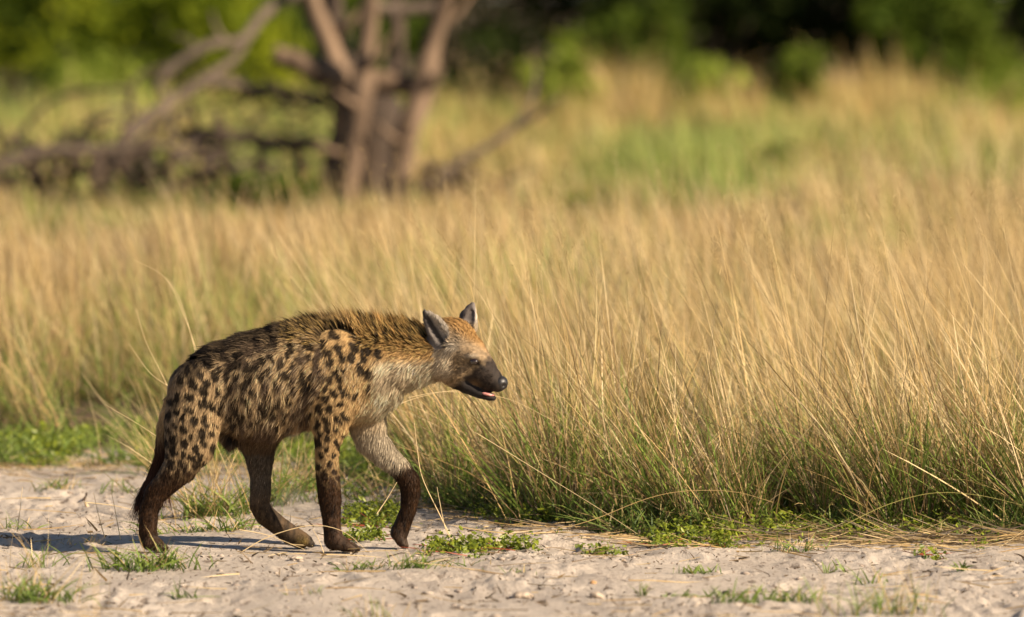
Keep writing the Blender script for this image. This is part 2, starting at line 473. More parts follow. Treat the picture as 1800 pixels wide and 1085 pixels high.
# ------------------------------------------------------------------ bushes and trees of the far thicket
def leaf_cloud(centers, radii, n, size, c0, c1, seed, hue=.25):
    """n leaf quads spread through overlapping ellipsoid clumps, denser toward their shells"""
    r = np.random.default_rng(seed)
    centers = np.asarray(centers, float); radii = np.asarray(radii, float)
    wts = radii.prod(1) ** .8; wts = wts / wts.sum()
    k = r.choice(len(centers), n, p=wts)
    u = nrm(r.normal(size=(n, 3)))
    rad = r.random(n) ** .45
    rad = rad * (1 + .18 * noise3(u[:, 0] * 3 + k, u[:, 1] * 3, u[:, 2] * 3, seed))
    p = centers[k] + u * radii[k] * rad[:, None]
    nn = nrm(u * .5 + r.normal(size=(n, 3)) * .6 + np.array([0, 0, .5]))
    t = nrm(np.cross(nn, r.normal(size=(n, 3)))); b = np.cross(nn, t)
    s = size * np.exp(r.normal(0, .3, n))[:, None]
    V = np.stack([p - t * s, p + b * s * .45, p + t * s, p - b * s * .45], 1).reshape(-1, 3)
    F = (np.arange(n)[:, None] * 4 + np.arange(4)[None])
    mixv = np.clip(.5 + .5 * noise3(p[:, 0] * 1.1, p[:, 1] * 1.1, p[:, 2] * 1.1, seed + 1) + r.normal(0, hue, n), 0, 1)[:, None]
    c = c0 * (1 - mixv) + c1 * mixv
    return V, F, np.repeat(c, 4, 0)

G_BRIGHT = (np.array([.11, .155, .010]), np.array([.33, .36, .025]))
G_MID = (np.array([.05, .085, .010]), np.array([.13, .17, .022]))
G_SHADE = (np.array([.016, .028, .007]), np.array([.048, .065, .012]))  # thicket trees: their deep shade is put into a low leaf colour
G_LIME = (np.array([.14, .20, .022]), np.array([.27, .32, .05]))

def bush(label, px, D, width, height, cols, n, seed, name='leafy_bush', base=0.0, size=.07, group='bushes of the far thicket'):
    r = np.random.default_rng(seed)
    x = (px - 900) * D / FPX; Y = D - CAM_D
    o = empty(name, (x, Y, 0))
    tag(o, label, 'bush' if 'bush' in name else 'tree', group)
    m = int(9 + width * 3)
    cs, rs = [], []
    for i in range(m):
        a = r.uniform(0, 2 * math.pi); q = math.sqrt(r.random()) * .72
        zc = base + (height - base) * r.uniform(.18, .85)
        taper = 1 - .45 * abs((zc - base) / (height - base) - .45)
        cs.append((x + q * width / 2 * math.cos(a) * taper, Y + q * width / 2 * math.sin(a) * taper, zc))
        rs.append(np.array([1, 1, .8]) * width * r.uniform(.13, .24))
    V, F, c = leaf_cloud(cs, rs, n, size, cols[0], cols[1], seed)
    ok = V.reshape(-1, 4, 3)[:, :, 2].min(1) > .02
    cr = mesh_np('crown', V, F[ok], M_LEAF, None, c)
    adopt(cr, o)
    for i in range(4 if 'bush' in name else 2):
        a = r.uniform(0, 6.28)
        q = width * .05
        tgt = cs[i]
        p0 = np.array([x + q * math.cos(a), Y + q * math.sin(a), -.05])
        Vt, Ft = tube([(p0, .05 + .012 * height), ((p0 + np.array(tgt)) / 2 + r.normal(0, .08, 3), .04), (np.array(tgt), .015)], 6, seed=seed + i)
        st = mesh_np('trunk', Vt, Ft, M_DARKBARK, None, None, smooth=True); adopt(st, o)
    return o

bush('bright yellow-green bush behind the arched dead limb', 300, 89, 3.6, 2.6, G_BRIGHT, 4200, 101)
bush('sunlit olive bush at thicket edge, pale grass plumes before it', 120, 96, 3.0, 2.9, G_MID, 3600, 102)
bush('yellow-green bush behind the dead tree trunks', 560, 95, 3.4, 2.6, G_MID, 3800, 103)
bush('bright green bush left of the arched limb with dark gaps beside it', 20, 99, 2.6, 3.2, G_BRIGHT, 3000, 104)
bush('deep shaded bush between the arched limb and the tree stems', 430, 101, 3.8, 3.4, G_MID, 3600, 105)
bush('fresh lime-green sapling clump right of the dead tree', 985, 84, 1.5, 1.35, G_LIME, 1000, 106, 'sapling_bush')
bush('fresh lime-green sapling clump standing before the dark thicket', 1235, 86, 1.7, 1.25, G_LIME, 1100, 107, 'sapling_bush')
bush('small lime-green sapling clump beside the tall plumes', 1420, 89, 1.5, 1.3, G_MID, 900, 108, 'sapling_bush')
bush('low leafy green bush at the foot of the dead tree stems', 505, 58, .75, .55, G_MID, 700, 120, size=.04, group='bushes in the meadow')
bush('small dark green bush below the tangled dead twigs', 430, 58.5, .5, .5, G_MID, 450, 121, size=.04, group='bushes in the meadow')
bush('small bright green bush in the meadow right of the brush heap', 1010, 56, .35, .42, G_LIME, 260, 122, size=.035, group='bushes in the meadow')
bush('dark green low bush half sunk in the pale meadow grass', 1335, 62, .9, .62, G_MID, 600, 123, size=.04, group='bushes in the meadow')
bush('bright green leafy bush at the meadow edge below the olive bush', 1740, 80, 2.4, .95, G_LIME, 1500, 124, size=.05, group='bushes in the meadow')
bush('wide pale green bush below the bright yellow-green bush', 150, 84, 2.2, 1.15, G_LIME, 1500, 125, size=.05, group='bushes in the meadow')
bush('olive bush with yellow-green leaves catching sun among dark bushes', 1690, 95, 2.2, 2.4, G_MID, 2600, 109)
bush('small olive bush deep in the shaded thicket', 1120, 98, 1.8, 1.9, G_MID, 1500, 110)
bush('dark leafy bush with sunlit leaf tips at the thicket foot', 1560, 98, 2.0, 2.2, G_MID, 1700, 111)
THL = {230: 'shade-darkened tree behind the yellow-green bush and arched dead limb', 620: 'shade-darkened tree directly behind the dead tree stems', 820: 'shade-darkened tree just right of the dead tree',
       1010: 'shade-darkened tree behind the first lime-green sapling clump', 1220: 'shade-darkened tree behind the wider lime-green sapling clump', 1400: 'shade-darkened tree behind the small sapling beside the plumes',
       1580: 'shade-darkened tree rising behind the tall pale grass plumes', 1760: 'shade-darkened tree behind the sunlit olive bush', -150: 'shade-darkened tree beyond the bright green bush',
       1960: 'shade-darkened tree past the sunlit olive bush at the thicket end', 2200: 'shade-darkened tree standing past the thicket end, second from the olive bush', 2500: 'shade-darkened tree outermost in the thicket row past the olive bush'}
THK = [(-150, 110, 5.5, 5.2), (230, 109, 5, 5.0), (620, 108, 5.2, 4.8), (820, 104, 4.2, 4.8), (1010, 106, 4.8, 5.2),
       (1220, 103, 4.6, 5.0), (1400, 104, 4.8, 5.4), (1580, 105, 4.6, 5.0), (1760, 102, 4.8, 5.2), (1960, 101, 5, 5.4), (2200, 99, 5.2, 5.6), (2500, 98, 5.5, 5.5)]
for i, (px, D, w_, h_) in enumerate(THK):
    bush(THL.get(px, 'shade-darkened tree further along the thicket row'), px, D, w_, h_, G_SHADE, 5200, 140 + i, 'thicket_tree', .15, .10, 'dark trees of the far thicket')
# ------------------------------------------------------------------ grass
STRAW = np.array([.60, .425, .185]); PALE = np.array([.79, .625, .36]); OCHRE = np.array([.42, .27, .105])
GREEN = np.array([.135, .20, .030]); LGREEN = np.array([.24, .31, .06]); DKGREEN = np.array([.055, .095, .018]); DEAD = np.array([.15, .105, .065])

def blades(R, r, x, y, z, L, W, lean, leansd, curve, nseg, cb, ct, prof=None):
    N = len(x)
    root = np.stack([x, y, z], 1)
    d = np.stack([lean[0] + r.normal(0, leansd, N), lean[1] + r.normal(0, leansd, N), np.ones(N)], 1)
    d = nrm(d)
    hor = np.stack([d[:, 0], d[:, 1], np.zeros(N)], 1) + np.stack([r.normal(0, .25, N), r.normal(0, .25, N), np.zeros(N)], 1)
    c = curve * np.exp(r.normal(0, .5, N))[:, None]
    bend = hor * c - np.array([0, 0, 1]) * c * .35
    yaw = r.uniform(0, math.pi, N)
    side = np.stack([np.cos(yaw), np.sin(yaw), np.zeros(N)], 1)
    side = nrm(side - d * (side * d).sum(1, keepdims=True))
    R.add(root, d, L, W, bend, side, nseg, cb, ct, prof)
    return root, d, np.broadcast_to(L, (N,)), bend

def mixc(r, N, cols, p, sd=.16):
    k = r.choice(len(cols), N, p=np.array(p) / np.sum(p))
    return np.array(cols)[k] * np.exp(r.normal(0, sd, N))[:, None]

# ---- near meadow: tussocks, in focus on the right
r = np.random.default_rng(21)
R = Ribbons(); RG = Ribbons()
def half(D): return D * .072
tx, ty = [], []
while len(tx) < 500:
    y = r.uniform(.2, 9.5); x = r.uniform(-3.6, 3.6)
    e = float(edge(x)); dd = y - e
    left = x < (705 - 900) / 470.0
    need = 1.15 if left else .10
    if dd < need + .10 * r.random(): continue
    # an opening behind the animal's legs with low green grass
    if left and dd < 2.0 and r.random() < .55: continue
    if 1.2 < dd < 4.2 and r.random() < .62: continue
    if dd > 4.2 and r.random() < .25: continue
    tx.append(x); ty.append(y)
tx = np.array(tx); ty = np.array(ty)
for x, y in zip(tx, ty):
    dd = y - float(edge(x))
    front = dd < 1.2
    n1 = int(r.integers(26, 44)) if front else int(r.integers(22, 40))
    rad = r.uniform(.05, .15)
    H = r.uniform(.72, 1.10) * (1.0 if not front else .80 + .18 * r.random())
    lf = x < -.45 and dd < 4.5
    if x < -.5: H *= .88
    if 1.2 < dd < 4.2: H *= .78
    elif dd >= 4.2: H *= .88
    if lf: n1 = int(n1 * .5)
    lean = np.array([-.20 + r.normal(0, .15), r.normal(0, .10)])
    def disc(n):
        a = r.uniform(0, 6.283, n); q = np.sqrt(r.random(n)) * rad
        return x + q * np.cos(a), y + q * np.sin(a)
    gx_, gy_ = disc(n1)                                     # flowering culms
    L = H * np.clip(r.normal(.88, .17, n1), .4, 1.3)
    cb = mixc(r, n1, [STRAW * .7, OCHRE * .8, LGREEN * .8, DEAD], [3, 3, 2, 2.5], .25); ct = mixc(r, n1, [PALE, STRAW, OCHRE, DEAD], [4, 4, 2, 1.2], .22)
    blades(R, r, gx_, gy_, gh(gx_, gy_), L, np.where(r.random(n1) < .15, r.uniform(.005, .0068, n1), r.uniform(.0026, .0044, n1)), lean, .25, .20, 5, cb, ct)
    n2 = int(n1 * (1.3 if lf else .6))                                       # curling dry leaves low in the tussock
    gx_, gy_ = disc(n2)
    cb = mixc(r, n2, [DEAD, OCHRE * .8, DKGREEN, STRAW * .6], [4, 3, 2, 2]); ct = mixc(r, n2, [STRAW, PALE * .9, OCHRE, DEAD * .7], [3, 2, 3, 4])
    blades(R, r, gx_, gy_, gh(gx_, gy_), H * r.uniform(.28, .65, n2), r.uniform(.003, .006, n2), lean * .6, .42, .42, 4, cb, ct)
    n3 = int(n1 * (1.6 if lf else 1.35 if front else .5))                  # green leaves at the foot
    gx_, gy_ = disc(n3)
    cb = mixc(r, n3, [DKGREEN, GREEN], [2, 4]); ct = mixc(r, n3, [GREEN * 1.2, LGREEN, LGREEN * 1.2], [3, 3, 2])
    blades(RG, r, gx_, gy_, gh(gx_, gy_), H * r.uniform(.18, .72, n3), r.uniform(.0038, .0075, n3), lean * .5, .34, .28, 4, cb, ct)
# fine open seed heads above the stems
n = 1500
k = r.integers(0, len(tx), n)
gx_, gy_ = tx[k] + r.normal(0, .08, n), ty[k] + r.normal(0, .08, n)
L = r.uniform(.95, 1.38, n)
rt, d_, L_, b_ = blades(R, r, gx_, gy_, gh(gx_, gy_), L, r.uniform(.0016, .0026, n), np.array([-.22, 0]), .15, .20, 6, mixc(r, n, [STRAW], [1]), mixc(r, n, [PALE, STRAW], [1, 1]))
for j in range(9):                                          # the branchlets of each panicle
    t = 1 - .26 * (j / 9.0)
    p = rt + d_ * (L_ * t)[:, None] + b_ * (L_ * t * t)[:, None]
    q = nrm(d_ + 2 * t * b_ + r.normal(0, .55, (n, 3)))
    sd_ = nrm(np.cross(q, r.normal(size=(n, 3))))
    R.add(p, q, r.uniform(.02, .07, n) * (1.15 - .5 * t), .0016, np.zeros((n, 3)) + np.array([0, 0, -.1]), sd_, 1, mixc(r, n, [STRAW, OCHRE], [1, 1]), mixc(r, n, [PALE, STRAW, OCHRE], [1, 1, 1]))
# broken, leaning and lodged stems crossing the others
n = 1500
k = r.integers(0, len(tx), n); ok = (ty[k] - edge(tx[k])) < 1.6; k = k[ok]; n = len(k)
gx_, gy_ = tx[k] + r.normal(0, .08, n), ty[k] + r.normal(0, .08, n)
blades(R, r, gx_, gy_, gh(gx_, gy_), r.uniform(.35, .95, n), r.uniform(.0028, .006, n), np.array([-.3, 0]), .75, .30, 5, mixc(r, n, [DEAD, OCHRE, STRAW * .7], [2, 2, 2], .25), mixc(r, n, [DEAD, STRAW, PALE], [2, 3, 3], .25))

# ---- middle and far meadow: the same grass, wider ribbons as it goes out of focus
def field(D0, D1, dens, wid, seed, nseg):
    r = np.random.default_rng(seed)
    w1 = half(D1) * 1.25 + .8
    area = (D1 - D0) * 2 * w1
    N = int(area * dens)
    D = np.sqrt(r.uniform(D0 ** 2, D1 ** 2, N)); x = r.uniform(-1, 1, N) * (half(D) * 1.25 + .8); y = D - CAM_D
    # patches of dry, green and low growth
    dry = (1.25 - .55 * sm(55, 66, D)) * noise2(x * .6 + 5, y * .20, 81) + .8 * noise2(x * 1.7, y * .5, 82)
    tall = noise2(x * .7 + 9, y * .22, 83) + .4 * noise2(x * 2.1, y * .7, 84)
    clump = noise2(x * 3.2, y * 2.2, 85)
    keep = (clump > -.2) | (r.random(N) < .22)
    greenbias = .10 + sm(48, 64, D) * .52 + sm(-.5, -3.2, x) * .25 * sm(60, 68, D) - .35 * sm(36, 40, D) * sm(62, 56, D) * sm(.5, -.5, x)
    H = .76 + .36 * np.clip(tall, -1, 1)
    H = H * (1 - (.54 + .16 * noise2(x * 1.4, y * .6, 88)) * sm(36, 51, D) * sm(66, 61, D) * sm(1.6, .2, x))
    # tall pale plumes before the thicket
    pl = sm(76, 84, D) * sm(96, 90, D) * np.maximum(np.exp(-((x - (1540 - 900) * D / FPX) / .55) ** 2), np.maximum(np.exp(-((x - (1290 - 900) * D / FPX) / .30) ** 2), np.exp(-((x - (1110 - 900) * D / FPX) / .28) ** 2)))
    H = H * (1 + .38 * pl)
    isg = (dry + r.normal(0, .45, N)) < (-.45 + greenbias * 1.3) - 1.2 * pl
    dark = r.random(N) < (.10 + .42 * sm(.1, .7, noise2(x * 1.3 + 2, y * .45, 86)))
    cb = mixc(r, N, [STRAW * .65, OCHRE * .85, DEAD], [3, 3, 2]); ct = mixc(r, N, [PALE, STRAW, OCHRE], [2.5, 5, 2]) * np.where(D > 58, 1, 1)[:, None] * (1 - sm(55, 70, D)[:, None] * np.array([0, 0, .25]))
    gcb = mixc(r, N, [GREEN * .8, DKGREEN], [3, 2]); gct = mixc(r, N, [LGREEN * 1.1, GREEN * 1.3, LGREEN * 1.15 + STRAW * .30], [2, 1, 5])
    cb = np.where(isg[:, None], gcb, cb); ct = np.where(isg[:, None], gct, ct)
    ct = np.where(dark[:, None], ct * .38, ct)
    L = H * np.clip(r.normal(.85, .22, N), .25, 1.35) * np.where(isg, .82, 1)
    W = wid * r.uniform(.7, 1.4, N)
    z = gh(x, y)
    for q in (0, 1):
        m = keep & ((r.random(N) < .5) == bool(q))
        R_ = R
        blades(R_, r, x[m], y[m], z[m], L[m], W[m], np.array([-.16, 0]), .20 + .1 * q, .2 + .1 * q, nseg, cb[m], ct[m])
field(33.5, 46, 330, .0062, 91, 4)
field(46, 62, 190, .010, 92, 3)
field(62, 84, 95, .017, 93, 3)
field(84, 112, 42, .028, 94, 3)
og = R.build('dry_grass', M_GRASS)
tag(og, 'tall dry golden grass covering the meadow behind the sand track', 'grass', kind='stuff')

# ---- low green growth at the foot of the meadow
n = 8000
x = r.uniform(-3.4, 3.4, n); e = edge(x)
left = x < -.35
y = e + np.where(left, -.32 + r.gamma(1.7, .55, n), .0 + r.gamma(1.3, .22, n))
kp = noise2(x * 3.2, y * 2.4, 95) > np.where(left, -.15, -.1)
x, y = x[kp], y[kp]; n = len(x)
left = x < -.35
L = np.where(left, r.uniform(.05, .20, n), r.uniform(.06, .22, n))
blades(RG, r, x, y, gh(x, y), L, r.uniform(.004, .008, n), np.array([-.03, 0]), .55, .45, 3, mixc(r, n, [GREEN * .7, DKGREEN, DEAD], [2, 3, 1.5]), np.where(left[:, None], mixc(r, n, [LGREEN * 1.1, GREEN * 1.3, LGREEN * .8], [3, 3, 2]), mixc(r, n, [LGREEN * .9, GREEN, DKGREEN, STRAW * .8], [2, 3, 2, 1.5])))
n = 4200                                                    # low bright growth along the track on the left
x = r.uniform(-3.2, -.45, n); y = edge(x) + r.uniform(-.12, 1.5, n)
kp = noise2(x * 4.1, y * 2.0, 195) + .4 * noise2(x * 11, y * 6, 196) > -.25
x, y = x[kp], y[kp]; n = len(x)
blades(RG, r, x, y, gh(x, y), r.uniform(.03, .13, n), r.uniform(.004, .009, n), np.array([-.03, 0]), .6, .45, 3, mixc(r, n, [GREEN, DKGREEN], [3, 2]), mixc(r, n, [LGREEN, GREEN * 1.3, LGREEN * 1.2], [3, 3, 2]))
ogr = RG.build('green_grass', M_GRASS)
tag(ogr, 'fresh green grass growing at the foot of the dry meadow', 'grass', kind='stuff')
# ------------------------------------------------------------------ hyena
def hyena():
    YAW = math.radians(20)
    cy_, sy_ = math.cos(YAW), math.sin(YAW)
    S = 500.0
    pv = P(775, 620, 0)

    # chains of (px, py, Y, radius px in the side plane, half width m)
    BODY = [
        ('torso', 0.030, [(352, 692, 0, 50, .095), (400, 678, 0, 75, .128), (450, 674, 0, 87, .148), (500, 666, 0, 90, .155), (550, 658, 0, 88, .150),
                          (600, 655, 0, 85, .140), (645, 652, 0, 76, .125), (692, 637, 0, 54, .105), (732, 630, 0, 47, .088), (775, 620, 0, 42, .080)]),
        ('torso', 0.030, [(610, 703, 0, 42, .10), (646, 706, 0, 31, .085)]),
        ('torso', 0.030, [(420, 735, 0, 30, .09), (480, 738, 0, 28, .10)]),
        ('hindN', 0.028, [(352, 688, -.070, 56, .070), (340, 740, -.080, 50, .066), (334, 782, -.085, 43, .056), (317, 820, -.088, 30, .043), (292, 849, -.09, 22, .034),
                          (273, 868, -.09, 19.5, .031), (262, 898, -.09, 16.5, .028), (260, 930, -.09, 15.5, .029), (262, 948, -.09, 16, .034), (274, 956, -.09, 12, .038)]),
        ('hindF', 0.028, [(440, 715, .070, 55, .07), (452, 765, .082, 37, .058), (456, 802, .088, 25, .045), (458, 838, .09, 18.5, .035), (458, 866, .09, 18.5, .033),
                          (456, 888, .09, 17.5, .031), (467, 906, .09, 18.5, .030), (490, 924, .09, 17, .030), (512, 941, .09, 18, .034), (529, 949, .09, 15.5, .037)]),
        ('foreN', 0.026, [(592, 640, -.075, 55, .062), (588, 695, -.085, 46, .064), (581, 745, -.088, 33, .052), (576, 782, -.088, 21.5, .042), (575, 815, -.088, 20, .036),
                          (577, 845, -.088, 20.5, .035), (580, 878, -.088, 20, .035), (582, 905, -.088, 16.5, .030), (584, 930, -.088, 15.5, .030), (587, 949, -.088, 17.5, .036), (604, 957, -.088, 12, .040)]),
        ('foreF', 0.026, [(638, 672, .070, 46, .065), (642, 726, .080, 36, .055), (652, 771, .088, 28, .045), (675, 797, .09, 22.5, .040), (702, 822, .09, 18, .035),
                          (719, 845, .09, 18.5, .035), (722, 868, .09, 17, .033), (718, 895, .09, 14, .030), (709, 918, .09, 14.5, .030), (702, 936, .09, 16, .034)]),
        ('tail', 0.012, [(305, 705, -.005, 14, .022), (289, 745, -.015, 10, .018), (285, 790, -.025, 9, .017), (279, 820, -.03, 8, .015), (264, 850, -.035, 6, .012)]),
        ('torso', 0.010, [(398, 766, -.02, 12, .025), (406, 774, -.02, 11, .025)]),
    ]
    # toes: four little pads per planted paw
    for nm, pts in (('hindN', [(284, 962, -.09)]), ('foreN', [(622, 965, -.088)])):
        for px, py, Y in pts:
            for k, dx in ((-1.5, -8), (-.5, 0), (.5, 0), (1.5, -8)):
                BODY.append((nm, 0.005, [(px + dx - 16, py - 6, Y + k * .019, 8, .0095), (px + dx - 3, py - 4, Y + k * .0215, 8, .0095), (px + dx + 6, py, Y + k * .022, 5.5, .0085)]))
    for k, dx in ((-1.5, -5), (-.5, 0), (.5, 0), (1.5, -5)):
        BODY.append(('foreF', 0.005, [(702 + dx, 940, .09 + k * .017, 9, .0095), (709 + dx, 952, .09 + k * .019, 8, .0095), (714 + dx, 959, .09 + k * .019, 5, .008)]))
        BODY.append(('hindF', 0.005, [(528 + dx * .5, 946, .09 + k * .018, 10, .0095), (541 + dx * .6, 950, .09 + k * .020, 9, .0095), (548 + dx * .8, 956, .09 + k * .020, 6, .0085)]))
    CLAWS = [(px + dx + 10, py + 1, Y + k * .022, .35) for px, py, Y in ((284, 962, -.09), (622, 965, -.088)) for k, dx in ((-1.5, -8), (-.5, 0), (.5, 0), (1.5, -8))]
    CLAWS += [(716 + dx, 963, .09 + k * .019, 1.2) for k, dx in ((-1.5, -5), (-.5, 0), (.5, 0), (1.5, -5))]
    HEAD = [
        ('head', 0.022, [(770, 618, 0, 44, .082), (800, 606, 0, 41, .084), (822, 622, 0, 34, .072), (845, 650.5, 0, 29.5, .050), (862, 665.5, 0, 22, .041), (875, 673, 0, 14.5, .033)]),
        ('head', 0.018, [(792, 636, 0, 36, .080), (812, 650, 0, 27, .066)]),
        ('jaw', 0.006, [(800, 655, 0, 24, .058), (822, 677, 0, 14.5, .044), (845, 689, 0, 10.5, .034), (861, 696, 0, 6.8, .026), (867, 698, 0, 5, .018)]),
        ('head', 0.010, [(828, 622, -.056, 10, .016), (842, 630, -.046, 7, .012)]),
        ('head', 0.010, [(828, 622, .056, 10, .016), (842, 630, .046, 7, .012)]),
    ]
    EARS = [  # outer chain, carved chain (nearer the viewer and smaller)
        ([(777, 593, -.070, 21, .025), (767, 577, -.085, 19, .020), (755, 560, -.097, 11.5, .015), (747, 547, -.105, 4, .009)],
         [(775, 593, -.103, 15.5, .025), (765.5, 577.5, -.110, 14, .021), (754.5, 562, -.114, 7.5, .014)]),
        ([(820, 577, .062, 19, .026), (823, 560, .078, 17, .020), (827, 547, .090, 11, .015), (830.5, 537, .097, 5, .010)],
         [(824, 574, .034, 11, .024), (825, 560, .052, 10.5, .019), (828, 549, .070, 5.5, .013)]),
    ]

    def node(n, head):
        px, py, Y, r, ry = n
        if not head:
            p = P(px, py, Y)
            return (p[0], p[1], p[2], r / S, ry)
        p = P(px, py, 0)
        xl = pv[0] + (p[0] - pv[0] - sy_ * Y) / cy_
        return (xl, Y, p[2], r / S, ry)

    def to_local(x, y):
        dx, dy = x - pv[0], y
        return pv[0] + dx * cy_ - dy * sy_, dx * sy_ + dy * cy_

    chains = []
    for nm, k, ns in BODY: chains.append((nm, k, np.array([node(n, False) for n in ns]), False))
    for nm, k, ns in HEAD: chains.append((nm, k, np.array([node(n, True) for n in ns]), True))
    ear_o = [np.array([node(n, True) for n in e[0]]) for e in EARS]
    ear_c = [np.array([node(n, True) for n in e[1]]) for e in EARS]

    def chain_d(ns, x, y, z):
        best = None
        for a, b in zip(ns[:-1], ns[1:]):
            ex, ez = b[0] - a[0], b[2] - a[2]
            t = np.clip(((x - a[0]) * ex + (z - a[2]) * ez) / max(ex * ex + ez * ez, 1e-9), 0, 1)
            c = [a[i] + (b[i] - a[i]) * t for i in range(5)]
            q = np.sqrt(((x - c[0]) ** 2 + (z - c[2]) ** 2) / c[3] ** 2 + ((y - c[1]) / c[4]) ** 2)
            d = (q - 1) * np.minimum(c[3], c[4])
            best = d if best is None else np.minimum(best, d)
        return best

    def smin(a, b, k):
        h = np.maximum(k - np.abs(a - b), 0) / k
        return np.minimum(a, b) - h * h * k * .25

    h = 0.004
    lo = np.array([-1.34, -0.20, -0.012]); hi = np.array([0.02, 0.22, 0.90])
    n = np.ceil((hi - lo) / h).astype(int)
    gx, gy, gz = [(lo[i] + h * np.arange(n[i])).astype(np.float32) for i in range(3)]
    F = np.full(tuple(n), 0.2, np.float32)

    def box(ns, head, pad=.07):
        a = ns[:, :3].min(0) - ns[:, 3:].max(0)[[0, 1, 0]] - pad
        b = ns[:, :3].max(0) + ns[:, 3:].max(0)[[0, 1, 0]] + pad
        if head:
            cs = []
            for xx in (a[0], b[0]):
                for yy in (a[1], b[1]):
                    dx = xx - pv[0]
                    cs.append((pv[0] + dx * cy_ + yy * sy_, -dx * sy_ + yy * cy_))
            cs = np.array(cs)
            a = np.array([cs[:, 0].min(), cs[:, 1].min(), a[2]]); b = np.array([cs[:, 0].max(), cs[:, 1].max(), b[2]])
        i0 = np.clip(((a - lo) / h).astype(int), 0, n - 1); i1 = np.clip(((b - lo) / h).astype(int) + 1, 0, n)
        return tuple(slice(i0[i], i1[i]) for i in range(3))

    def grid(sl, head):
        x = gx[sl[0]][:, None, None]; y = gy[sl[1]][None, :, None]; z = gz[sl[2]][None, None, :]
        if head:
            xl, yl = to_local(x, y)
            return xl, yl, z
        return x, y, z

    for nm, k, ns, head in chains:
        sl = box(ns, head)
        d = chain_d(ns.astype(np.float32), *grid(sl, head))
        F[sl] = smin(F[sl], d, k)
    for eo, ec in zip(ear_o, ear_c):
        sl = box(eo, True)
        g = grid(sl, True)
        d = np.maximum(chain_d(eo, *g), -chain_d(ec, *g))
        F[sl] = smin(F[sl], d.astype(np.float32), .010)
    # nostril side dents and the slit of the open mouth
    sl = (slice(None), slice(None), slice(None))

    # surface nets
    s = F < 0
    corners = [s[i:n[0] - 1 + i, j:n[1] - 1 + j, k:n[2] - 1 + k] for i in (0, 1) for j in (0, 1) for k in (0, 1)]
    cnt = sum(c.astype(np.int8) for c in corners)
    act = (cnt > 0) & (cnt < 8)
    ci = np.argwhere(act)
    vid = np.full(act.shape, -1, np.int32)
    vid[act] = np.arange(len(ci))
    acc = np.zeros((len(ci), 3)); num = np.zeros((len(ci), 1))
    cor = np.array([(i, j, k) for i in (0, 1) for j in (0, 1) for k in (0, 1)])
    val = np.stack([F[ci[:, 0] + c[0], ci[:, 1] + c[1], ci[:, 2] + c[2]] for c in cor], 1)
    for a in range(8):
        for b in range(a + 1, 8):
            if np.abs(cor[a] - cor[b]).sum() != 1: continue
            va, vb = val[:, a], val[:, b]
            m = (va < 0) != (vb < 0)
            t = np.where(m, va / np.where(m, va - vb, 1), 0)[:, None]
            acc += np.where(m[:, None], cor[a] + (cor[b] - cor[a]) * t, 0); num += m[:, None]
    V = lo + (ci + acc / num) * h
    quads = []
    for ax in range(3):
        d = np.zeros(3, int); d[ax] = 1
        A = s[:n[0] - d[0], :n[1] - d[1], :n[2] - d[2]]; B = s[d[0]:, d[1]:, d[2]:]
        e = np.argwhere(A != B)
        o1, o2 = (ax + 1) % 3, (ax + 2) % 3
        ok = (e[:, o1] > 0) & (e[:, o2] > 0) & (e[:, o1] < n[o1] - 1) & (e[:, o2] < n[o2] - 1)
        e = e[ok]
        flip = s[e[:, 0], e[:, 1], e[:, 2]]
        u = np.zeros(3, int); u[o1] = 1
        w = np.zeros(3, int); w[o2] = 1
        q = [e - u - w, e - w, e, e - u]
        q = np.stack([vid[p[:, 0], p[:, 1], p[:, 2]] for p in q], 1)
        q = np.where(flip[:, None], q, q[:, ::-1])
        quads.append(q)
    Q = np.concatenate(quads)
    Q = Q[(Q >= 0).all(1)]
    # drop stray islands is not needed; relax a little
    for _ in range(2):
        su = np.zeros_like(V); ct = np.zeros((len(V), 1))
        for i in range(4):
            a, b = Q[:, i], Q[:, (i + 1) % 4]
            np.add.at(su, a, V[b]); np.add.at(ct, a, 1)
        V = V * .5 + su / np.maximum(ct, 1) * .5
    fn = np.cross(V[Q[:, 2]] - V[Q[:, 0]], V[Q[:, 3]] - V[Q[:, 1]])
    N = np.zeros_like(V)
    for i in range(4): np.add.at(N, Q[:, i], fn)
    N = nrm(N)

    # which part each vertex belongs to
    names = ['torso', 'hindN', 'hindF', 'foreN', 'foreF', 'tail', 'head', 'jaw', 'ear']
    D = np.full((len(V), len(names)), 9.0)
    xl, yl = to_local(V[:, 0], V[:, 1])
    for nm, k, ns, head in chains:
        d = chain_d(ns, xl if head else V[:, 0], yl if head else V[:, 1], V[:, 2])
        i = names.index(nm); D[:, i] = np.minimum(D[:, i], d)
    for eo in ear_o:
        D[:, 8] = np.minimum(D[:, 8], chain_d(eo, xl, yl, V[:, 2]))
    part = D.argmin(1)
    # photo-plane coordinates of every vertex (side projection)
    U = 900 + V[:, 0] * S
    W = 968 - V[:, 2] * S
    xloc, yloc = to_local(V[:, 0], V[:, 1])

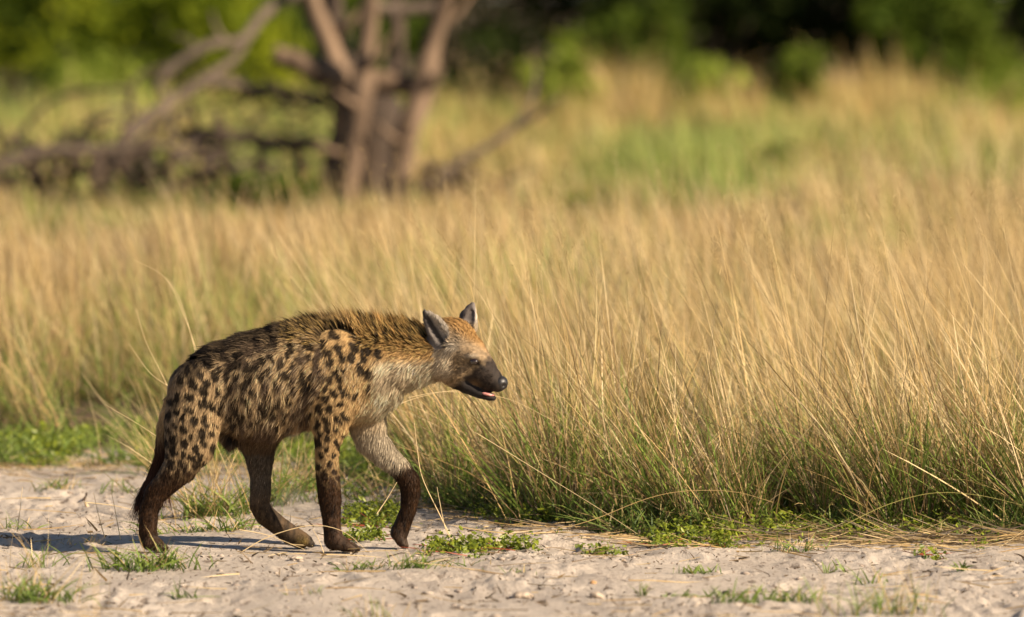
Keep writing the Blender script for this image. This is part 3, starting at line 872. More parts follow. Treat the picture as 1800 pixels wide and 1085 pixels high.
    # ---- coat
    sp = [(540 + a / 4.342, 530 + b / 4.342, r) for a, b, r in [
        (190, 235, 6), (235, 250, 6), (125, 310, 6), (245, 340, 7), (355, 330, 7), (380, 210, 5), (460, 210, 5), (485, 285, 6), (420, 365, 5), (465, 360, 5), (335, 405, 6),
        (270, 405, 5), (415, 490, 7), (475, 530, 7), (215, 520, 5), (250, 560, 5), (145, 635, 5), (300, 675, 6), (365, 695, 5), (470, 640, 4), (150, 710, 4), (95, 795, 6), (160, 880, 6),
        (240, 880, 5), (85, 910, 6), (290, 855, 5), (650, 265, 6), (765, 270, 6), (540, 385, 6), (75, 1045, 7), (165, 950, 5), (440, 410, 5), (180, 430, 6), (120, 540, 6), (560, 270, 5), (830, 290, 5)]]
    sp += [(220 + a / 3.7425, 510 + b / 3.7425, r) for a, b, r in [
        (1215, 360, 6), (1165, 240, 7), (1100, 360, 7), (990, 340, 6), (885, 350, 7), (970, 430, 6), (805, 490, 8), (735, 470, 7), (745, 430, 6), (870, 480, 7), (1030, 460, 6), (960, 520, 6), (1180, 540, 7),
        (1190, 610, 7), (1110, 560, 6), (830, 560, 6), (600, 550, 6), (540, 590, 6), (670, 550, 6), (520, 640, 7), (455, 600, 7), (370, 570, 6), (430, 680, 6), (350, 690, 6), (500, 730, 6), (580, 740, 6), (545, 720, 6),
        (430, 760, 6), (310, 720, 6), (470, 840, 6), (395, 880, 6), (330, 950, 6), (510, 930, 6), (800, 680, 6), (910, 720, 8), (850, 630, 5), (1010, 700, 6), (1120, 630, 5), (1280, 770, 5), (1330, 690, 5), (1260, 450, 7),
        (1265, 500, 6), (400, 990, 6), (480, 1030, 6), (320, 1030, 6), (660, 420, 7), (560, 470, 7), (620, 640, 5), (700, 620, 6), (760, 560, 6), (690, 480, 6), (930, 600, 5), (1060, 530, 6), (640, 730, 6), (740, 770, 6),
        (1100, 780, 6), (980, 800, 6), (1240, 620, 6), (1150, 440, 6), (1080, 290, 7), (940, 260, 7), (820, 400, 6)]]
    sp += [(220 + a / 3.214, 720 + b / 3.214, r) for a, b, r in [
        (280, 150, 6), (345, 170, 5), (280, 210, 6), (410, 210, 6), (330, 290, 7), (240, 350, 7), (285, 385, 7), (300, 340, 5), (410, 290, 6), (350, 330, 6), (230, 380, 7), (440, 120, 6), (340, 85, 5), (400, 40, 6), (430, 250, 5),
        (380, 250, 5), (270, 290, 6), (1085, 165, 6), (1110, 245, 5), (1155, 290, 5), (1090, 300, 5), (1125, 360, 6), (1170, 390, 6), (1105, 420, 6), (1150, 150, 4), (1200, 95, 4), (1180, 240, 4), (1140, 200, 4), (1190, 330, 4), (1160, 450, 6), (1110, 480, 6)]]
    # smaller spots filling the gaps between the traced ones
    rs = np.random.default_rng(77)
    lo_hi = [(330, 600, 610, 745), (292, 380, 690, 860), (555, 605, 600, 850)]
    for u0, u1, w0, w1 in lo_hi:
        for _ in range(900):
            a_, b_ = rs.uniform(u0, u1), rs.uniform(w0, w1)
            if min((a_ - q[0]) ** 2 + (b_ - q[1]) ** 2 for q in sp) > 14.5 ** 2:
                sp.append((a_, b_, rs.uniform(3.8, 6.0)))
    sp = np.array(sp)

    def coat(u, w, prt, yl_, nz, q):
        """colour, hair length, hair lift for side-plane points; q = small random vector set"""
        N_ = len(u)
        c = np.empty((N_, 3)); 
        wu = u + 3.5 * noise2(u / 9, w / 9, 31); ww = w + 3.5 * noise2(u / 9, w / 9, 32)
        lump = noise2(u / 42, w / 36, 33)
        tan_ = np.array([.49, .325, .155]); cream = np.array([.58, .455, .30]); gold = np.array([.36, .20, .055]); grey = np.array([.30, .235, .165])
        brown = np.array([.033, .0165, .008]); black = np.array([.012, .009, .007])
        c[:] = tan_ * (1 + .12 * lump)[:, None]
        # greyer, paler flank and hindquarters, golden shoulder
        k = (sm(560, 470, u) * .55)[:, None]; c = c * (1 - k) + (np.array([.44, .32, .19])) * k
        k = (sm(560, 640, u) * sm(660, 600, w) * .6)[:, None]; c = c * (1 - k) + np.array([.47, .285, .11]) * k
        head = (prt == 6) | (prt == 7) | (prt == 8)
        tor = prt == 0
        # cream neck and chest
        k = sm(645, 668, u) * sm(622, 640, w) * (1 - head); k = np.maximum(k, sm(615, 650, u) * sm(690, 715, w) * (1 - head) * .7)
        k = (k * ((prt == 0) | (prt == 4)))[:, None]; c = c * (1 - k) + cream * k
        k = (np.exp(-(((u - 688) / 20) ** 2 + ((w - 668) / 13) ** 2)) * .75 * tor)[:, None]; c = c * (1 - k) + np.array([.12, .095, .06]) * k
        k = (np.exp(-(((u - 708) / 12) ** 2 + ((w - 640) / 9) ** 2)) * .45 * tor)[:, None]; c = c * (1 - k) + np.array([.2, .17, .13]) * k
        # mane
        top = np.interp(u, [340, 380, 420, 480, 550, 600, 650, 700, 745, 800], [645, 617, 601, 583, 573, 568, 573, 580, 584, 565])
        k = (sm(580, 640, u) * sm(top + 62, top + 18, w) * tor * .85)[:, None]; c = c * (1 - k) + np.array([.25, .135, .04]) * k
        # dark back line
        k = (sm(610, 540, u) * sm(top + 26, top + 4, w + 6 * noise2(u / 8, w / 8, 35)) * (tor | (prt == 1)) * .85)[:, None]; c = c * (1 - k) + np.array([.035, .025, .018]) * k
        # flank fold, belly, groin and elbow crease: shade painted into the coat
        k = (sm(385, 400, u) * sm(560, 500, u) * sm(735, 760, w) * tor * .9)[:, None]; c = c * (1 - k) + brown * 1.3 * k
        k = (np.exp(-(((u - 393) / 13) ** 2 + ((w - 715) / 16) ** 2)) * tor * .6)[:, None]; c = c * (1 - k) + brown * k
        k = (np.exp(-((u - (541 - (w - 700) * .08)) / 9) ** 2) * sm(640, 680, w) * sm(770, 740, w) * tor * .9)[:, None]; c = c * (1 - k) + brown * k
        # rump back edge: its bluish shade painted into the coat as dark grey
        k = (sm(330, 300, u - (w - 690) * -.12) * ((prt == 1) | tor) * .65)[:, None]; c = c * (1 - k) + np.array([.12, .10, .088]) * k
        # spots
        spot = np.zeros(N_)
        for i, (a, b, r) in enumerate(sp):
            r = r * 1.04
            el = 1.35; an = -1.2 + .5 * math.sin(i * 2.3)
            du, dw = wu - a, ww - b
            e1 = (du * math.cos(an) - dw * math.sin(an)) / (r * el * .98); e2 = (du * math.sin(an) + dw * math.cos(an)) / (r / el * 1.2)
            spot = np.maximum(spot, sm(1.45, .95, np.sqrt(e1 * e1 + e2 * e2)))
        sl_ = ((prt == 0) | (prt == 1) | (prt == 3)) * (1 - sm(668, 690, u) * sm(625, 640, w))
        k = (spot * sl_ * .95)[:, None]; c = c * (1 - k) + black * 1.3 * k
        # flank mottling of darker underfur
        k = (sm(-.05, .5, noise2(u / 13 + 3, w / 21, 37)) * tor * sm(380, 420, u) * sm(600, 555, u) * sm(585, 615, w) * .8)[:, None]; c = c * (1 - k) + np.array([.11, .075, .05]) * k
        # legs
        def leg(idx, w0, w1, base, amt=1.0):
            nonlocal c
            m = prt == idx
            k = (sm(w0, w1, w + 7 * noise2(u / 9, w / 12, 40 + idx)) * m * amt)[:, None]
            c = c * (1 - k) + base * k
        leg(1, 792, 852, brown * 1.15); leg(3, 785, 862, brown * 1.1)
        m4 = prt == 4
        k = (m4 * sm(735, 770, w))[:, None]; c = c * (1 - k) + np.array([.40, .33, .235]) * k
        k = (m4 * sm(812, 838, w + (u - 700) * .45 + 5 * noise2(u / 7, w / 9, 44)))[:, None]; c = c * (1 - k) + brown * k
        m2 = prt == 2
        k = (m2 * sm(745, 800, w))[:, None]; c = c * (1 - k) + np.array([.095, .075, .055]) * k
        k = (m2 * sm(845, 900, w))[:, None]; c = c * (1 - k) + np.array([.075, .047, .025]) * k
        k = (m2 * (w < 800) * .75)[:, None]; c = c * (1 - k) + np.array([.10, .06, .03]) * k
        k = (np.exp(-(((u - 530) / 10) ** 2 + ((w - 955) / 9) ** 2)) * m2 * .7)[:, None]; c = c * (1 - k) + np.array([.26, .18, .05]) * k
        k = (m2 * sm(538, 546, u) * sm(930, 940, w))[:, None]; c = c * (1 - k) + black * k
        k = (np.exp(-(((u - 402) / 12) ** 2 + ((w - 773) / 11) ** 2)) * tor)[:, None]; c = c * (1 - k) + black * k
        lw = np.isin(prt, [1, 2, 3, 4]) * sm(850, 900, w)
        c = c * (1 + lw * (.55 * noise2(u / 5, w / 14, 51) + .3 * noise2(u / 3, w / 5, 52)))[:, None]
        k = (lw * sm(935, 965, w) * (.03 + .22 * np.clip(noise2(u / 6, w / 6, 53), 0, 1)))[:, None]; c = c * (1 - k) + np.array([.30, .23, .165]) * k
        # tail
        m5 = prt == 5
        k = (m5 * sm(720, 790, w))[:, None]; c = c * (1 - k) + np.array([.05, .022, .013]) * k
        # head
        face = np.array([.28, .195, .11])
        k = head[:, None] * 1.0; c = c * (1 - k) + face * (1 + .40 * noise2(u / 3.2, w / 3.2, 47) + .15 * noise2(u / 9, w / 9, 46))[:, None] * k
        hd = (prt == 6) | (prt == 7)
        k = (hd * sm(588, 568, w - (u - 800) * .6) * .8)[:, None]; c = c * (1 - k) + np.array([.40, .22, .07]) * k       # orange crown
        k = (hd * sm(802, 786, u) * sm(594, 606, w) * sm(668, 650, w) * .7)[:, None]; c = c * (1 - k) + np.array([.52, .43, .31]) * k  # pale cheek behind
        k = (hd * np.exp(-(((u - 793) / 14) ** 2 + ((w - 604) / 13) ** 2)) * .75)[:, None]; c = c * (1 - k) + np.array([.50, .43, .34]) * k
        k = (hd * np.exp(-(((u - 828) / 10) ** 2 + ((w - 621) / 4) ** 2)) * .65)[:, None]; c = c * (1 - k) + np.array([.48, .40, .30]) * k   # pale brow
        k = (hd * np.exp(-((w - (606 + (u - 858) * 1.5)) / 9) ** 2) * sm(840, 856, u) * .6)[:, None]; c = c * (1 - k) + np.array([.09, .06, .04]) * k      # darker bridge
        axis = (u - 838) * .62 + (w - 640) * .78                                                                             # along the muzzle
        k = (hd * sm(-6, 9, axis + 5 * noise2(u / 6, w / 6, 48)))[:, None]; c = c * (1 - k) + (np.array([.032, .022, .016]) * (1 + .4 * noise2(u / 5, w / 5, 49))[:, None]) * k
        k = (hd * np.exp(-(((u - 834) / 10) ** 2 + ((w - 673) / 9) ** 2)) * .75)[:, None]; c = c * (1 - k) + np.array([.25, .15, .07]) * k   # tan lip corner
        k = (hd * np.exp(-(((u - 835) / 13) ** 2 + ((w - 634) / 7) ** 2)) * 1.0)[:, None]; c = c * (1 - k) + black * k      # eye rim
        k = (hd * np.exp(-((w - (634 + (u - 840) * .95)) / 4.5) ** 2) * sm(834, 840, u) * sm(860, 850, u) * .8)[:, None]; c = c * (1 - k) + black * 1.5 * k
        k = ((prt == 7) * sm(806, 822, u))[:, None]; c = c * (1 - k) + np.array([.022, .017, .015]) * k
        k = (hd * sm(876, 880, u))[:, None]; c = c * (1 - k) + black * k
        # ears; grey hollow and dark crease are shade painted into the coat
        er = prt == 8
        inner = er & (yl_ < 0) & (nz < .2) | er & (yl_ > 0) & (nz < -.1)
        k = (er * .8)[:, None]; c = c * (1 - k) + np.array([.30, .22, .145]) * k
        k = (inner * .85)[:, None]; c = c * (1 - k) + np.array([.16, .145, .14]) * k
        s_ = u + (w - 575) * -.62 + 2
        k = (inner * (yl_ < 0) * sm(758, 763, s_) * sm(775, 768, s_) * .9)[:, None]; c = c * (1 - k) + np.array([.03, .025, .022]) * k
        k = (inner * (yl_ < 0) * sm(768, 776, s_) * .9)[:, None]; c = c * (1 - k) + np.array([.42, .36, .29]) * k
        k = (er * (yl_ > 0) * sm(834, 838, u) * .9)[:, None]; c = c * (1 - k) + np.array([.6, .52, .42]) * k
        k = (inner * (yl_ > 0) * sm(562, 572, w) * .8)[:, None]; c = c * (1 - k) + np.array([.40, .31, .2]) * k
        k = (inner * (yl_ > 0) * sm(566, 556, w) * sm(833, 828, u) * .8)[:, None]; c = c * (1 - k) + np.array([.07, .055, .05]) * k
        # hair length
        L = np.full(N_, .021)
        L += .016 * sm(620, 650, w) * sm(600, 560, u) * sm(380, 420, u) * tor
        L += .011 * tor * sm(640, 670, u) * sm(610, 630, w)
        L += .036 * tor * sm(440, 640, u) * sm(top + 40, top + 10, w)
        L += .014 * tor * sm(top + 34, top + 5, w)
        L = np.where(prt == 1, np.interp(w, [700, 780, 850, 900], [.020, .018, .014, .012]), L)
        L = np.where(prt == 3, np.interp(w, [650, 740, 800, 880, 950], [.020, .019, .013, .011, .008]), L)
        L = np.where(prt == 4, np.interp(w, [700, 770, 840, 900, 950], [.032, .022, .014, .010, .007]), L)
        L = np.where(prt == 2, np.interp(w, [740, 790, 840, 900, 950], [.034, .020, .010, .008, .006]), L)
        L = np.where(prt == 5, np.interp(w, [700, 790, 810, 850], [.02, .035, .075, .085]), L)
        hl = .007 + .016 * sm(822, 785, u) + .026 * sm(600, 566, w) * sm(845, 815, u)
        L = np.where(prt == 6, hl, L); L = np.where(prt == 7, .005 + .012 * sm(825, 800, u), L)
        L = np.where(prt == 8, .006 + .016 * sm(764, 776, u + (w - 575) * -.62) * (yl_ < 0) + .010 * (yl_ > 0) * sm(560, 572, w), L)
        L = np.where((prt == 6) & (u > 868), .003, L)
        return np.clip(c, .004, 1), L

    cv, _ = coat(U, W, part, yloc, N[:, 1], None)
    root = empty('spotted_hyena', (-.62, 0, 0))
    tag(root, 'spotted hyena walking across sand, head low with mouth slightly open', 'hyena')
    m, nt, b, out = new_mat('hyena_skin')
    at = nt.nodes.new('ShaderNodeAttribute'); at.attribute_name = 'Col'
    nt.links.new(at.outputs['Color'], b.inputs['Base Color'])
    b.inputs['Roughness'].default_value = .75; b.inputs['Specular IOR Level'].default_value = .25
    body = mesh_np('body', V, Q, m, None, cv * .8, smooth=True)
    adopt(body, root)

    # ---- fur
    tri = np.concatenate([Q[:, [0, 1, 2]], Q[:, [0, 2, 3]]])
    ar = np.linalg.norm(np.cross(V[tri[:, 1]] - V[tri[:, 0]], V[tri[:, 2]] - V[tri[:, 0]]), axis=1)
    pt = part[tri[:, 0]]
    dens = np.select([pt == 0, pt == 1, pt == 3, pt == 6, pt == 7, pt == 8, pt == 5], [1.0, 1.1, 1.1, 2.0, 1.6, 2.2, 7.0], 1.2)
    pr = ar * dens; pr /= pr.sum()
    NH = 215000
    r2 = np.random.default_rng(3)
    ti = r2.choice(len(tri), NH, p=pr)
    ba = r2.random((NH, 2)); fl = ba.sum(1) > 1; ba[fl] = 1 - ba[fl]
    w3 = np.stack([1 - ba.sum(1), ba[:, 0], ba[:, 1]], 1)
    hp = (V[tri[ti]] * w3[:, :, None]).sum(1)
    hn = nrm((N[tri[ti]] * w3[:, :, None]).sum(1))
    hpart = pt[ti]
    hu = 900 + hp[:, 0] * S; hw = 968 - hp[:, 2] * S
    eye_hole = (hpart == 6) & (hp[:, 1] < 0) & (((hu - 833) / 9.5) ** 2 + ((hw - 632.5) / 6) ** 2 < 1)
    hp, hn, hpart, hu, hw = (q[~eye_hole] for q in (hp, hn, hpart, hu, hw))
    NH = len(hp)
    _, hyl = to_local(hp[:, 0], hp[:, 1])
    hc, hL = coat(hu, hw, hpart, hyl, hn[:, 1], None)
    # flow
    d = np.zeros((NH, 3))
    d[:] = (-.62, 0, -.78)
    top = np.interp(hu, [340, 380, 420, 480, 550, 600, 650, 700, 745, 800], [645, 617, 601, 583, 573, 568, 573, 580, 584, 565])
    ontop = sm(top + 45, top + 8, hw) * (hpart == 0)
    d = d * (1 - ontop)[:, None] + np.array([-.95, 0, .15]) * ontop[:, None]
    flank = (hpart == 0) * sm(640, 690, hw) * sm(600, 560, hu)
    d[:, 0] += flank * .25
    neck = (hpart == 0) * sm(650, 690, hu) * sm(600, 620, hw)
    d = d * (1 - neck)[:, None] + np.array([-.75, 0, -.55]) * neck[:, None]
    legs = np.isin(hpart, [1, 2, 3, 4, 5])
    ld = np.array([-.18, 0, -1.0])
    d = np.where(legs[:, None] & (hw > 720)[:, None], ld, d)
    back = (hpart == 1) & (hw < 790)
    d = np.where(back[:, None], np.array([-.30, 0, -1.0]), d)
    hm = np.isin(hpart, [6, 7])
    d = np.where(hm[:, None], np.array([-.85, 0, .28]), d)
    crown = hm & (hw < 600)
    d = np.where(crown[:, None], np.array([-.75, 0, .65]), d)
    chk = hm & (hu < 805) & (hw > 605)
    d = np.where(chk[:, None], np.array([-.65, 0, -.65]), d)
    d = np.where((hpart == 8)[:, None], np.array([-.2, 0, 1.0]), d)
    tl = (hpart == 5) & (hw > 790)
    d = np.where(tl[:, None], np.array([-.50, 0, -.85]), d)
    fr = 22.0
    nv = np.stack([noise3(hp[:, 0] * fr, hp[:, 1] * fr, hp[:, 2] * fr, 50 + i) for i in range(3)], 1)
    fr = 60.0
    nv2 = np.stack([noise3(hp[:, 0] * fr, hp[:, 1] * fr, hp[:, 2] * fr, 60 + i) for i in range(3)], 1)
    shag = np.where(hpart == 0, 1.0, np.where(legs, .45, .35))[:, None]
    d = d + nv * .42 * shag + nv2 * .40 * shag + r2.normal(0, .16, (NH, 3)) * (shag * .6 + .3)
    tg = nrm(d - hn * (d * hn).sum(1, keepdims=True))
    lift = np.radians(18 + 10 * r2.random(NH))
    lift = np.where(hpart == 0, lift + .12, lift)
    mane = (hpart == 0) * sm(440, 660, hu) * sm(top + 45, top + 5, hw)
    lift = lift + mane * .55 + crown * .35 + ontop * .30
    lift = np.where(tl, .35, lift)
    hd_ = nrm(tg * np.cos(lift)[:, None] + hn * np.sin(lift)[:, None] + mane[:, None] * np.array([-.15, 0, .35]))
    bend = -hn * .22 + np.array([0, 0, -.18]) * (1 - mane)[:, None] + tg * .1 * mane[:, None]
    bend = np.where(tl[:, None], np.array([.12, 0, -.45]), bend)
    Ls = hL * np.exp(r2.normal(0, .22, NH)) * (1 + .25 * nv[:, 0])
    Ls = np.where(tl, Ls * 1.0, Ls)
    Wd = np.interp(hL, [.003, .008, .02, .05, .1], [.0016, .0019, .0024, .0028, .0024]) * (.8 + .5 * r2.random(NH))
    side = nrm(np.cross(hd_, hn) + r2.normal(0, .25, (NH, 3)))
    var = np.exp(r2.normal(0, 1, NH) * np.where(legs & (hw > 800), .42, .22) + .16 * nv2[:, 0] + .12 * nv[:, 1])[:, None]
    hc, _ = coat(hu + tg[:, 0] * hL * .5 * S, hw - tg[:, 2] * hL * .5 * S, hpart, hyl, hn[:, 1], None)
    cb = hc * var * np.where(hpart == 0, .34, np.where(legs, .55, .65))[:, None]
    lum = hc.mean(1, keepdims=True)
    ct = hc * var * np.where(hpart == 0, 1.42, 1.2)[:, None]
    # pale-tipped guard hairs mixed through the darker coat
    guard = (r2.random(NH) < .22) & (hpart == 0) & (hu < 640) & (hw > top + 22) & (hc.mean(1) > .10)
    ct = np.where(guard[:, None], np.array([.62, .48, .30]) * (.7 + .5 * r2.random((NH, 1))), ct)
    gm = (mane > .2) & (r2.random(NH) < .45)
    ct = np.where(gm[:, None], np.array([.56, .37, .13]), ct)
    cb = np.clip(cb, .004, .8); ct = np.clip(ct, .004, .8)
    R = Ribbons()
    nn = nrm(hn * 1.0 + hd_ * .15 + r2.normal(0, .26, (NH, 3)))
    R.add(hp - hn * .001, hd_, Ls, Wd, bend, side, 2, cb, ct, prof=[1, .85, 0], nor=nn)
    mf, nt, b, out = new_mat('hyena_fur')
    at = nt.nodes.new('ShaderNodeAttribute'); at.attribute_name = 'Col'
    nt.links.new(at.outputs['Color'], b.inputs['Base Color'])
    b.inputs['Roughness'].default_value = .6; b.inputs['Specular IOR Level'].default_value = .10
    tr = nt.nodes.new('ShaderNodeBsdfTranslucent'); nt.links.new(at.outputs['Color'], tr.inputs['Color'])
    mx = nt.nodes.new('ShaderNodeMixShader'); mx.inputs[0].default_value = .18
    nt.links.new(b.outputs[0], mx.inputs[1]); nt.links.new(tr.outputs[0], mx.inputs[2]); nt.links.new(mx.outputs[0], out.inputs['Surface'])
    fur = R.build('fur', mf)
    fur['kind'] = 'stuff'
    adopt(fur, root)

    # ---- eyes, nose, tongue
    def head_world(px, py, yl_):
        q = node((px, py, yl_, 1, 1), True)
        dx = q[0] - pv[0]
        return Vector((pv[0] + dx * cy_ + q[1] * sy_, -dx * sy_ + q[1] * cy_, q[2]))
    def blob(name, c, r, mat, sub=3, fn=None, rot=0.0, yaw=True):
        bm = bmesh.new()
        bmesh.ops.create_icosphere(bm, subdivisions=sub, radius=1)
        for v in bm.verts:
            p = Vector(v.co)
            if fn: p = fn(p)
            p = Vector((p.x * r[0], p.y * r[1], p.z * r[2]))
            p.rotate(Matrix.Rotation(rot, 3, 'Y'))
            if yaw: p.rotate(Matrix.Rotation(-YAW, 3, 'Z'))
            v.co = p + c
        me = bpy.data.meshes.new(name); bm.to_mesh(me); bm.free()
        me.materials.append(mat)
        for p in me.polygons: p.use_smooth = True
        o = bpy.data.objects.new(name, me); COL.objects.link(o); adopt(o, root)
        return o
    me_, nt, b, _ = new_mat('eye_dark'); b.inputs['Base Color'].default_value = (.018, .009, .005, 1); b.inputs['Roughness'].default_value = .12
    b.inputs['Coat Weight'].default_value = 1.0; b.inputs['Coat Roughness'].default_value = .10
    mn_ = mat_noise('nose_leather', (.008, .007, .007), (.022, .019, .018), 220, .42, .0006, 500, spec=.6)
    mt_ = mat_noise('tongue', (.42, .16, .14), (.58, .27, .24), 80, .35, .0004, 300, spec=.5)
    mth, nt, b, _ = new_mat('tooth'); b.inputs['Base Color'].default_value = (.72, .62, .47, 1); b.inputs['Roughness'].default_value = .3
    for s_ in (-1, 1):
        blob('eye', head_world(833 if s_ < 0 else 842, 632.5, s_ * .0695), (.0165, .0125, .0115), me_, 3)
    def nose_fn(p):
        q = p.copy()
        for s_ in (-1, 1):                       # nostrils pressed into the sides of the pad
            dd = (q - Vector((.75, s_ * .55, -.05))).length
            q *= 1 - .35 * max(0, 1 - dd / .38)
        if q.x < 0: q.z *= 1 + .12 * q.x
        return q
    blob('nose', head_world(880, 671.5, 0), (.026, .029, .026), mn_, 4, nose_fn, rot=.35)
    mc_ = mat_noise('claw_horn', (.03, .022, .016), (.09, .07, .05), 120, .45, spec=.4)
    for px, py, Y, rot in CLAWS:
        p = P(px, py, Y)
        blob('claw', Vector(p) + Vector((0, 0, .004)), (.0095, .0030, .0034), mc_, 2, lambda q: Vector((q.x, q.y * (1 - .55 * max(q.x, 0)), q.z * (1 - .55 * max(q.x, 0)) - .25 * max(q.x, 0))), rot=rot, yaw=False)
    blob('tongue', head_world(857, 690.5, -.008), (.026, .024, .0075), mt_, 3, rot=.22)
    for s_ in (-1, 1):
        o = blob('tooth', head_world(863, 692, s_ * .021), (.0022, .0022, .0045), mth, 2, lambda p: Vector((p.x * (1 - .4 * p.z), p.y * (1 - .4 * p.z), p.z)))
hyena()
# ------------------------------------------------------------------ low herbs, tufts, straw, clods
def leaflets(xs, ys, zs, r, n_per, spread, hgt, size, c0, c1):
    """little rosettes of rounded leaves"""
    N = len(xs) * n_per
    i = np.repeat(np.arange(len(xs)), n_per)
    off = r.normal(0, 1, (N, 3)) * np.array([spread, spread, 0])
    p = np.stack([xs[i], ys[i], zs[i] + np.abs(r.normal(0, 1, N)) * hgt + .004], 1) + off
    nn = nrm(r.normal(size=(N, 3)) * .65 + np.array([.1, -.25, .9]))
    t = nrm(np.cross(nn, r.normal(size=(N, 3)))); b = np.cross(nn, t)
    s = size * np.exp(r.normal(0, .25, N))[:, None]
    a = nn * s * .18
    V = np.stack([p - t * s, p - t * s * .25 + b * s * .5 - a, p + t * s * .55 + b * s * .42 - a, p + t * s, p + t * s * .55 - b * s * .42 - a, p - t * s * .25 - b * s * .5 - a], 1).reshape(-1, 3)
    k = np.arange(N)[:, None] * 6
    F = np.concatenate([k + np.array([[0, 3, 2, 1]]), k + np.array([[0, 5, 4, 3]])])
    m = np.clip(r.random(N) * .8 + .2 * np.clip((p[:, 2] - zs[i]) / max(hgt, 1e-4) * .5, 0, 1), 0, 1)[:, None]
    return V, F, np.repeat(c0 * (1 - m) + c1 * m, 6, 0)

H0, H1 = np.array([.055, .09, .012]), np.array([.27, .31, .025])
r = np.random.default_rng(41)
n = 2300
x = r.uniform(-.62, 2.6, n); y = edge(x) + r.normal(.06, .17, n) + .05
kp = noise2(x * 2.6 + 4, y * 3.5, 96) + .6 * noise2(x * 9, y * 7, 97) > .02 + .12 * sm(1.0, 1.8, x)
x, y = x[kp], y[kp]
V, F, c = leaflets(x, y, gh(x, y), r, 9, .016, .030, .0085, H0, H1)
n = 800
x = r.uniform(-2.6, -.5, n); y = edge(x) + r.uniform(-.15, 1.2, n)
kp = noise2(x * 4.1, y * 2.0, 195) > -.2
x, y = x[kp], y[kp]
V2, F2, c2 = leaflets(x, y, gh(x, y), r, 9, .022, .035, .011, H0, H1)
V, F, c = np.vstack([V, V2]), np.vstack([F, F2 + len(V)]), np.vstack([c, c2])
o = mesh_np('creeping_herbs', V, F, M_HERB, None, c)
tag(o, 'mat of low bright green creeping herbs fringing the grass edge', 'herbs', kind='stuff')

def herb_patch(label, px0, px1, py, depth, n, seed):
    r = np.random.default_rng(seed)
    x0, y0 = G(px0, py); x1, _ = G(px1, py)
    x = r.uniform(x0, x1, n); y = y0 + r.normal(0, depth, n)
    V, F, c = leaflets(x, y, gh(x, y), r, 9, .014, .022, .0085, H0, H1)
    ob = empty('herb_patch', ((x0 + x1) / 2, y0, 0))
    tag(ob, label, 'herb', 'creeping herbs on the sand')
    a = mesh_np('leaves', V, F, M_HERB, None, c); a['kind'] = 'stuff'; adopt(a, ob)
    st = Ribbons()
    k = max(6, n // 4)
    xs, ys = r.uniform(x0, x1, k), y0 + r.normal(0, depth, k)
    dr = nrm(np.stack([r.normal(0, 1, k), r.normal(0, .5, k), np.full(k, .12)], 1))
    red = np.tile(np.array([.32, .07, .035]), (k, 1))
    st.add(np.stack([xs, ys, gh(xs, ys) + .004], 1), dr, r.uniform(.05, .13, k), .004, np.zeros((k, 3)), np.tile(np.array([[0, .5, .86]]), (k, 1)), 2, red, red)
    b = st.build('red_runners', M_GRASS); b['kind'] = 'stuff'; adopt(b, ob)
herb_patch('creeping herb patch with red runners on sand right of the raised forepaw', 752, 850, 968, .10, 90, 1)
herb_patch('creeping herb patch with thin trailing end below the muzzle', 845, 945, 966, .06, 42, 2)
herb_patch('small leafy herb sprig lying alone on bare sand below the tall grass', 1020, 1095, 972, .05, 26, 3)
herb_patch('leafy green herb patch between the planted and the raised forepaw', 602, 700, 916, .22, 150, 4)
herb_patch('green herb patch just behind the planted forepaw on sand', 612, 672, 948, .07, 40, 5)
herb_patch('dense herb patch with reddish stems spilling onto sand below the grass', 1130, 1290, 955, .10, 110, 6)
herb_patch('tiny two-sprig herb on bare sand before the fallen straw', 1612, 1655, 984, .03, 9, 7)

def tuft(label, px, py, n_green, n_dry, h, spread, seed, wide=.005, lean=(0, 0), dryh=None, group='grass tufts on the sand track', sd=.55):
    r = np.random.default_rng(seed)
    x0, y0 = G(px, py)
    ob = empty('grass_tuft', (x0, y0, float(gh(x0, y0))))
    tag(ob, label, 'grass tuft', group)
    def pos(n):
        return x0 + r.normal(0, spread, n), y0 + r.normal(0, min(spread * .6, .12), n)
    if n_green:
        Rg = Ribbons(); x, y = pos(n_green)
        blades(Rg, r, x, y, gh(x, y), h * r.uniform(.35, 1.1, n_green), wide * r.uniform(.7, 1.3, n_green), np.array(lean), sd, .5, 5,
               mixc(r, n_green, [DKGREEN, GREEN], [2, 3]), mixc(r, n_green, [GREEN * 1.1, LGREEN, LGREEN * 1.15], [3, 3, 2]), prof=[.8, 1, 1, .8, .5, 0])
        a = Rg.build('green_blades', M_GRASS); a['kind'] = 'stuff'; adopt(a, ob)
    if n_dry:
        Rd = Ribbons(); x, y = pos(n_dry)
        blades(Rd, r, x, y, gh(x, y), (dryh or h) * r.uniform(.4, 1.15, n_dry), r.uniform(.002, .0036, n_dry), np.array(lean), sd * .8, .3, 5,
               mixc(r, n_dry, [OCHRE, STRAW * .8], [1, 1]), mixc(r, n_dry, [PALE, STRAW], [1, 1]))
        a = Rd.build('dry_stems', M_GRASS); a['kind'] = 'stuff'; adopt(a, ob)
    return ob
tuft('lush green grass tuft hiding the planted hind paw', 255, 1000, 130, 22, .125, .085, 201, .006, dryh=.16)
tuft('bushy green grass tuft with tall thin straw stems at the sand track edge', 62, 1058, 120, 30, .12, .075, 202, .006, dryh=.30)
tuft('flat little star-shaped green tuft alone on the pale sand', 322, 1047, 26, 2, .085, .020, 203, .005, sd=1.1)
tuft('sparse upright green tuft growing beside the bushy straw-topped tuft', 70, 995, 22, 8, .12, .045, 204, .004, dryh=.2)
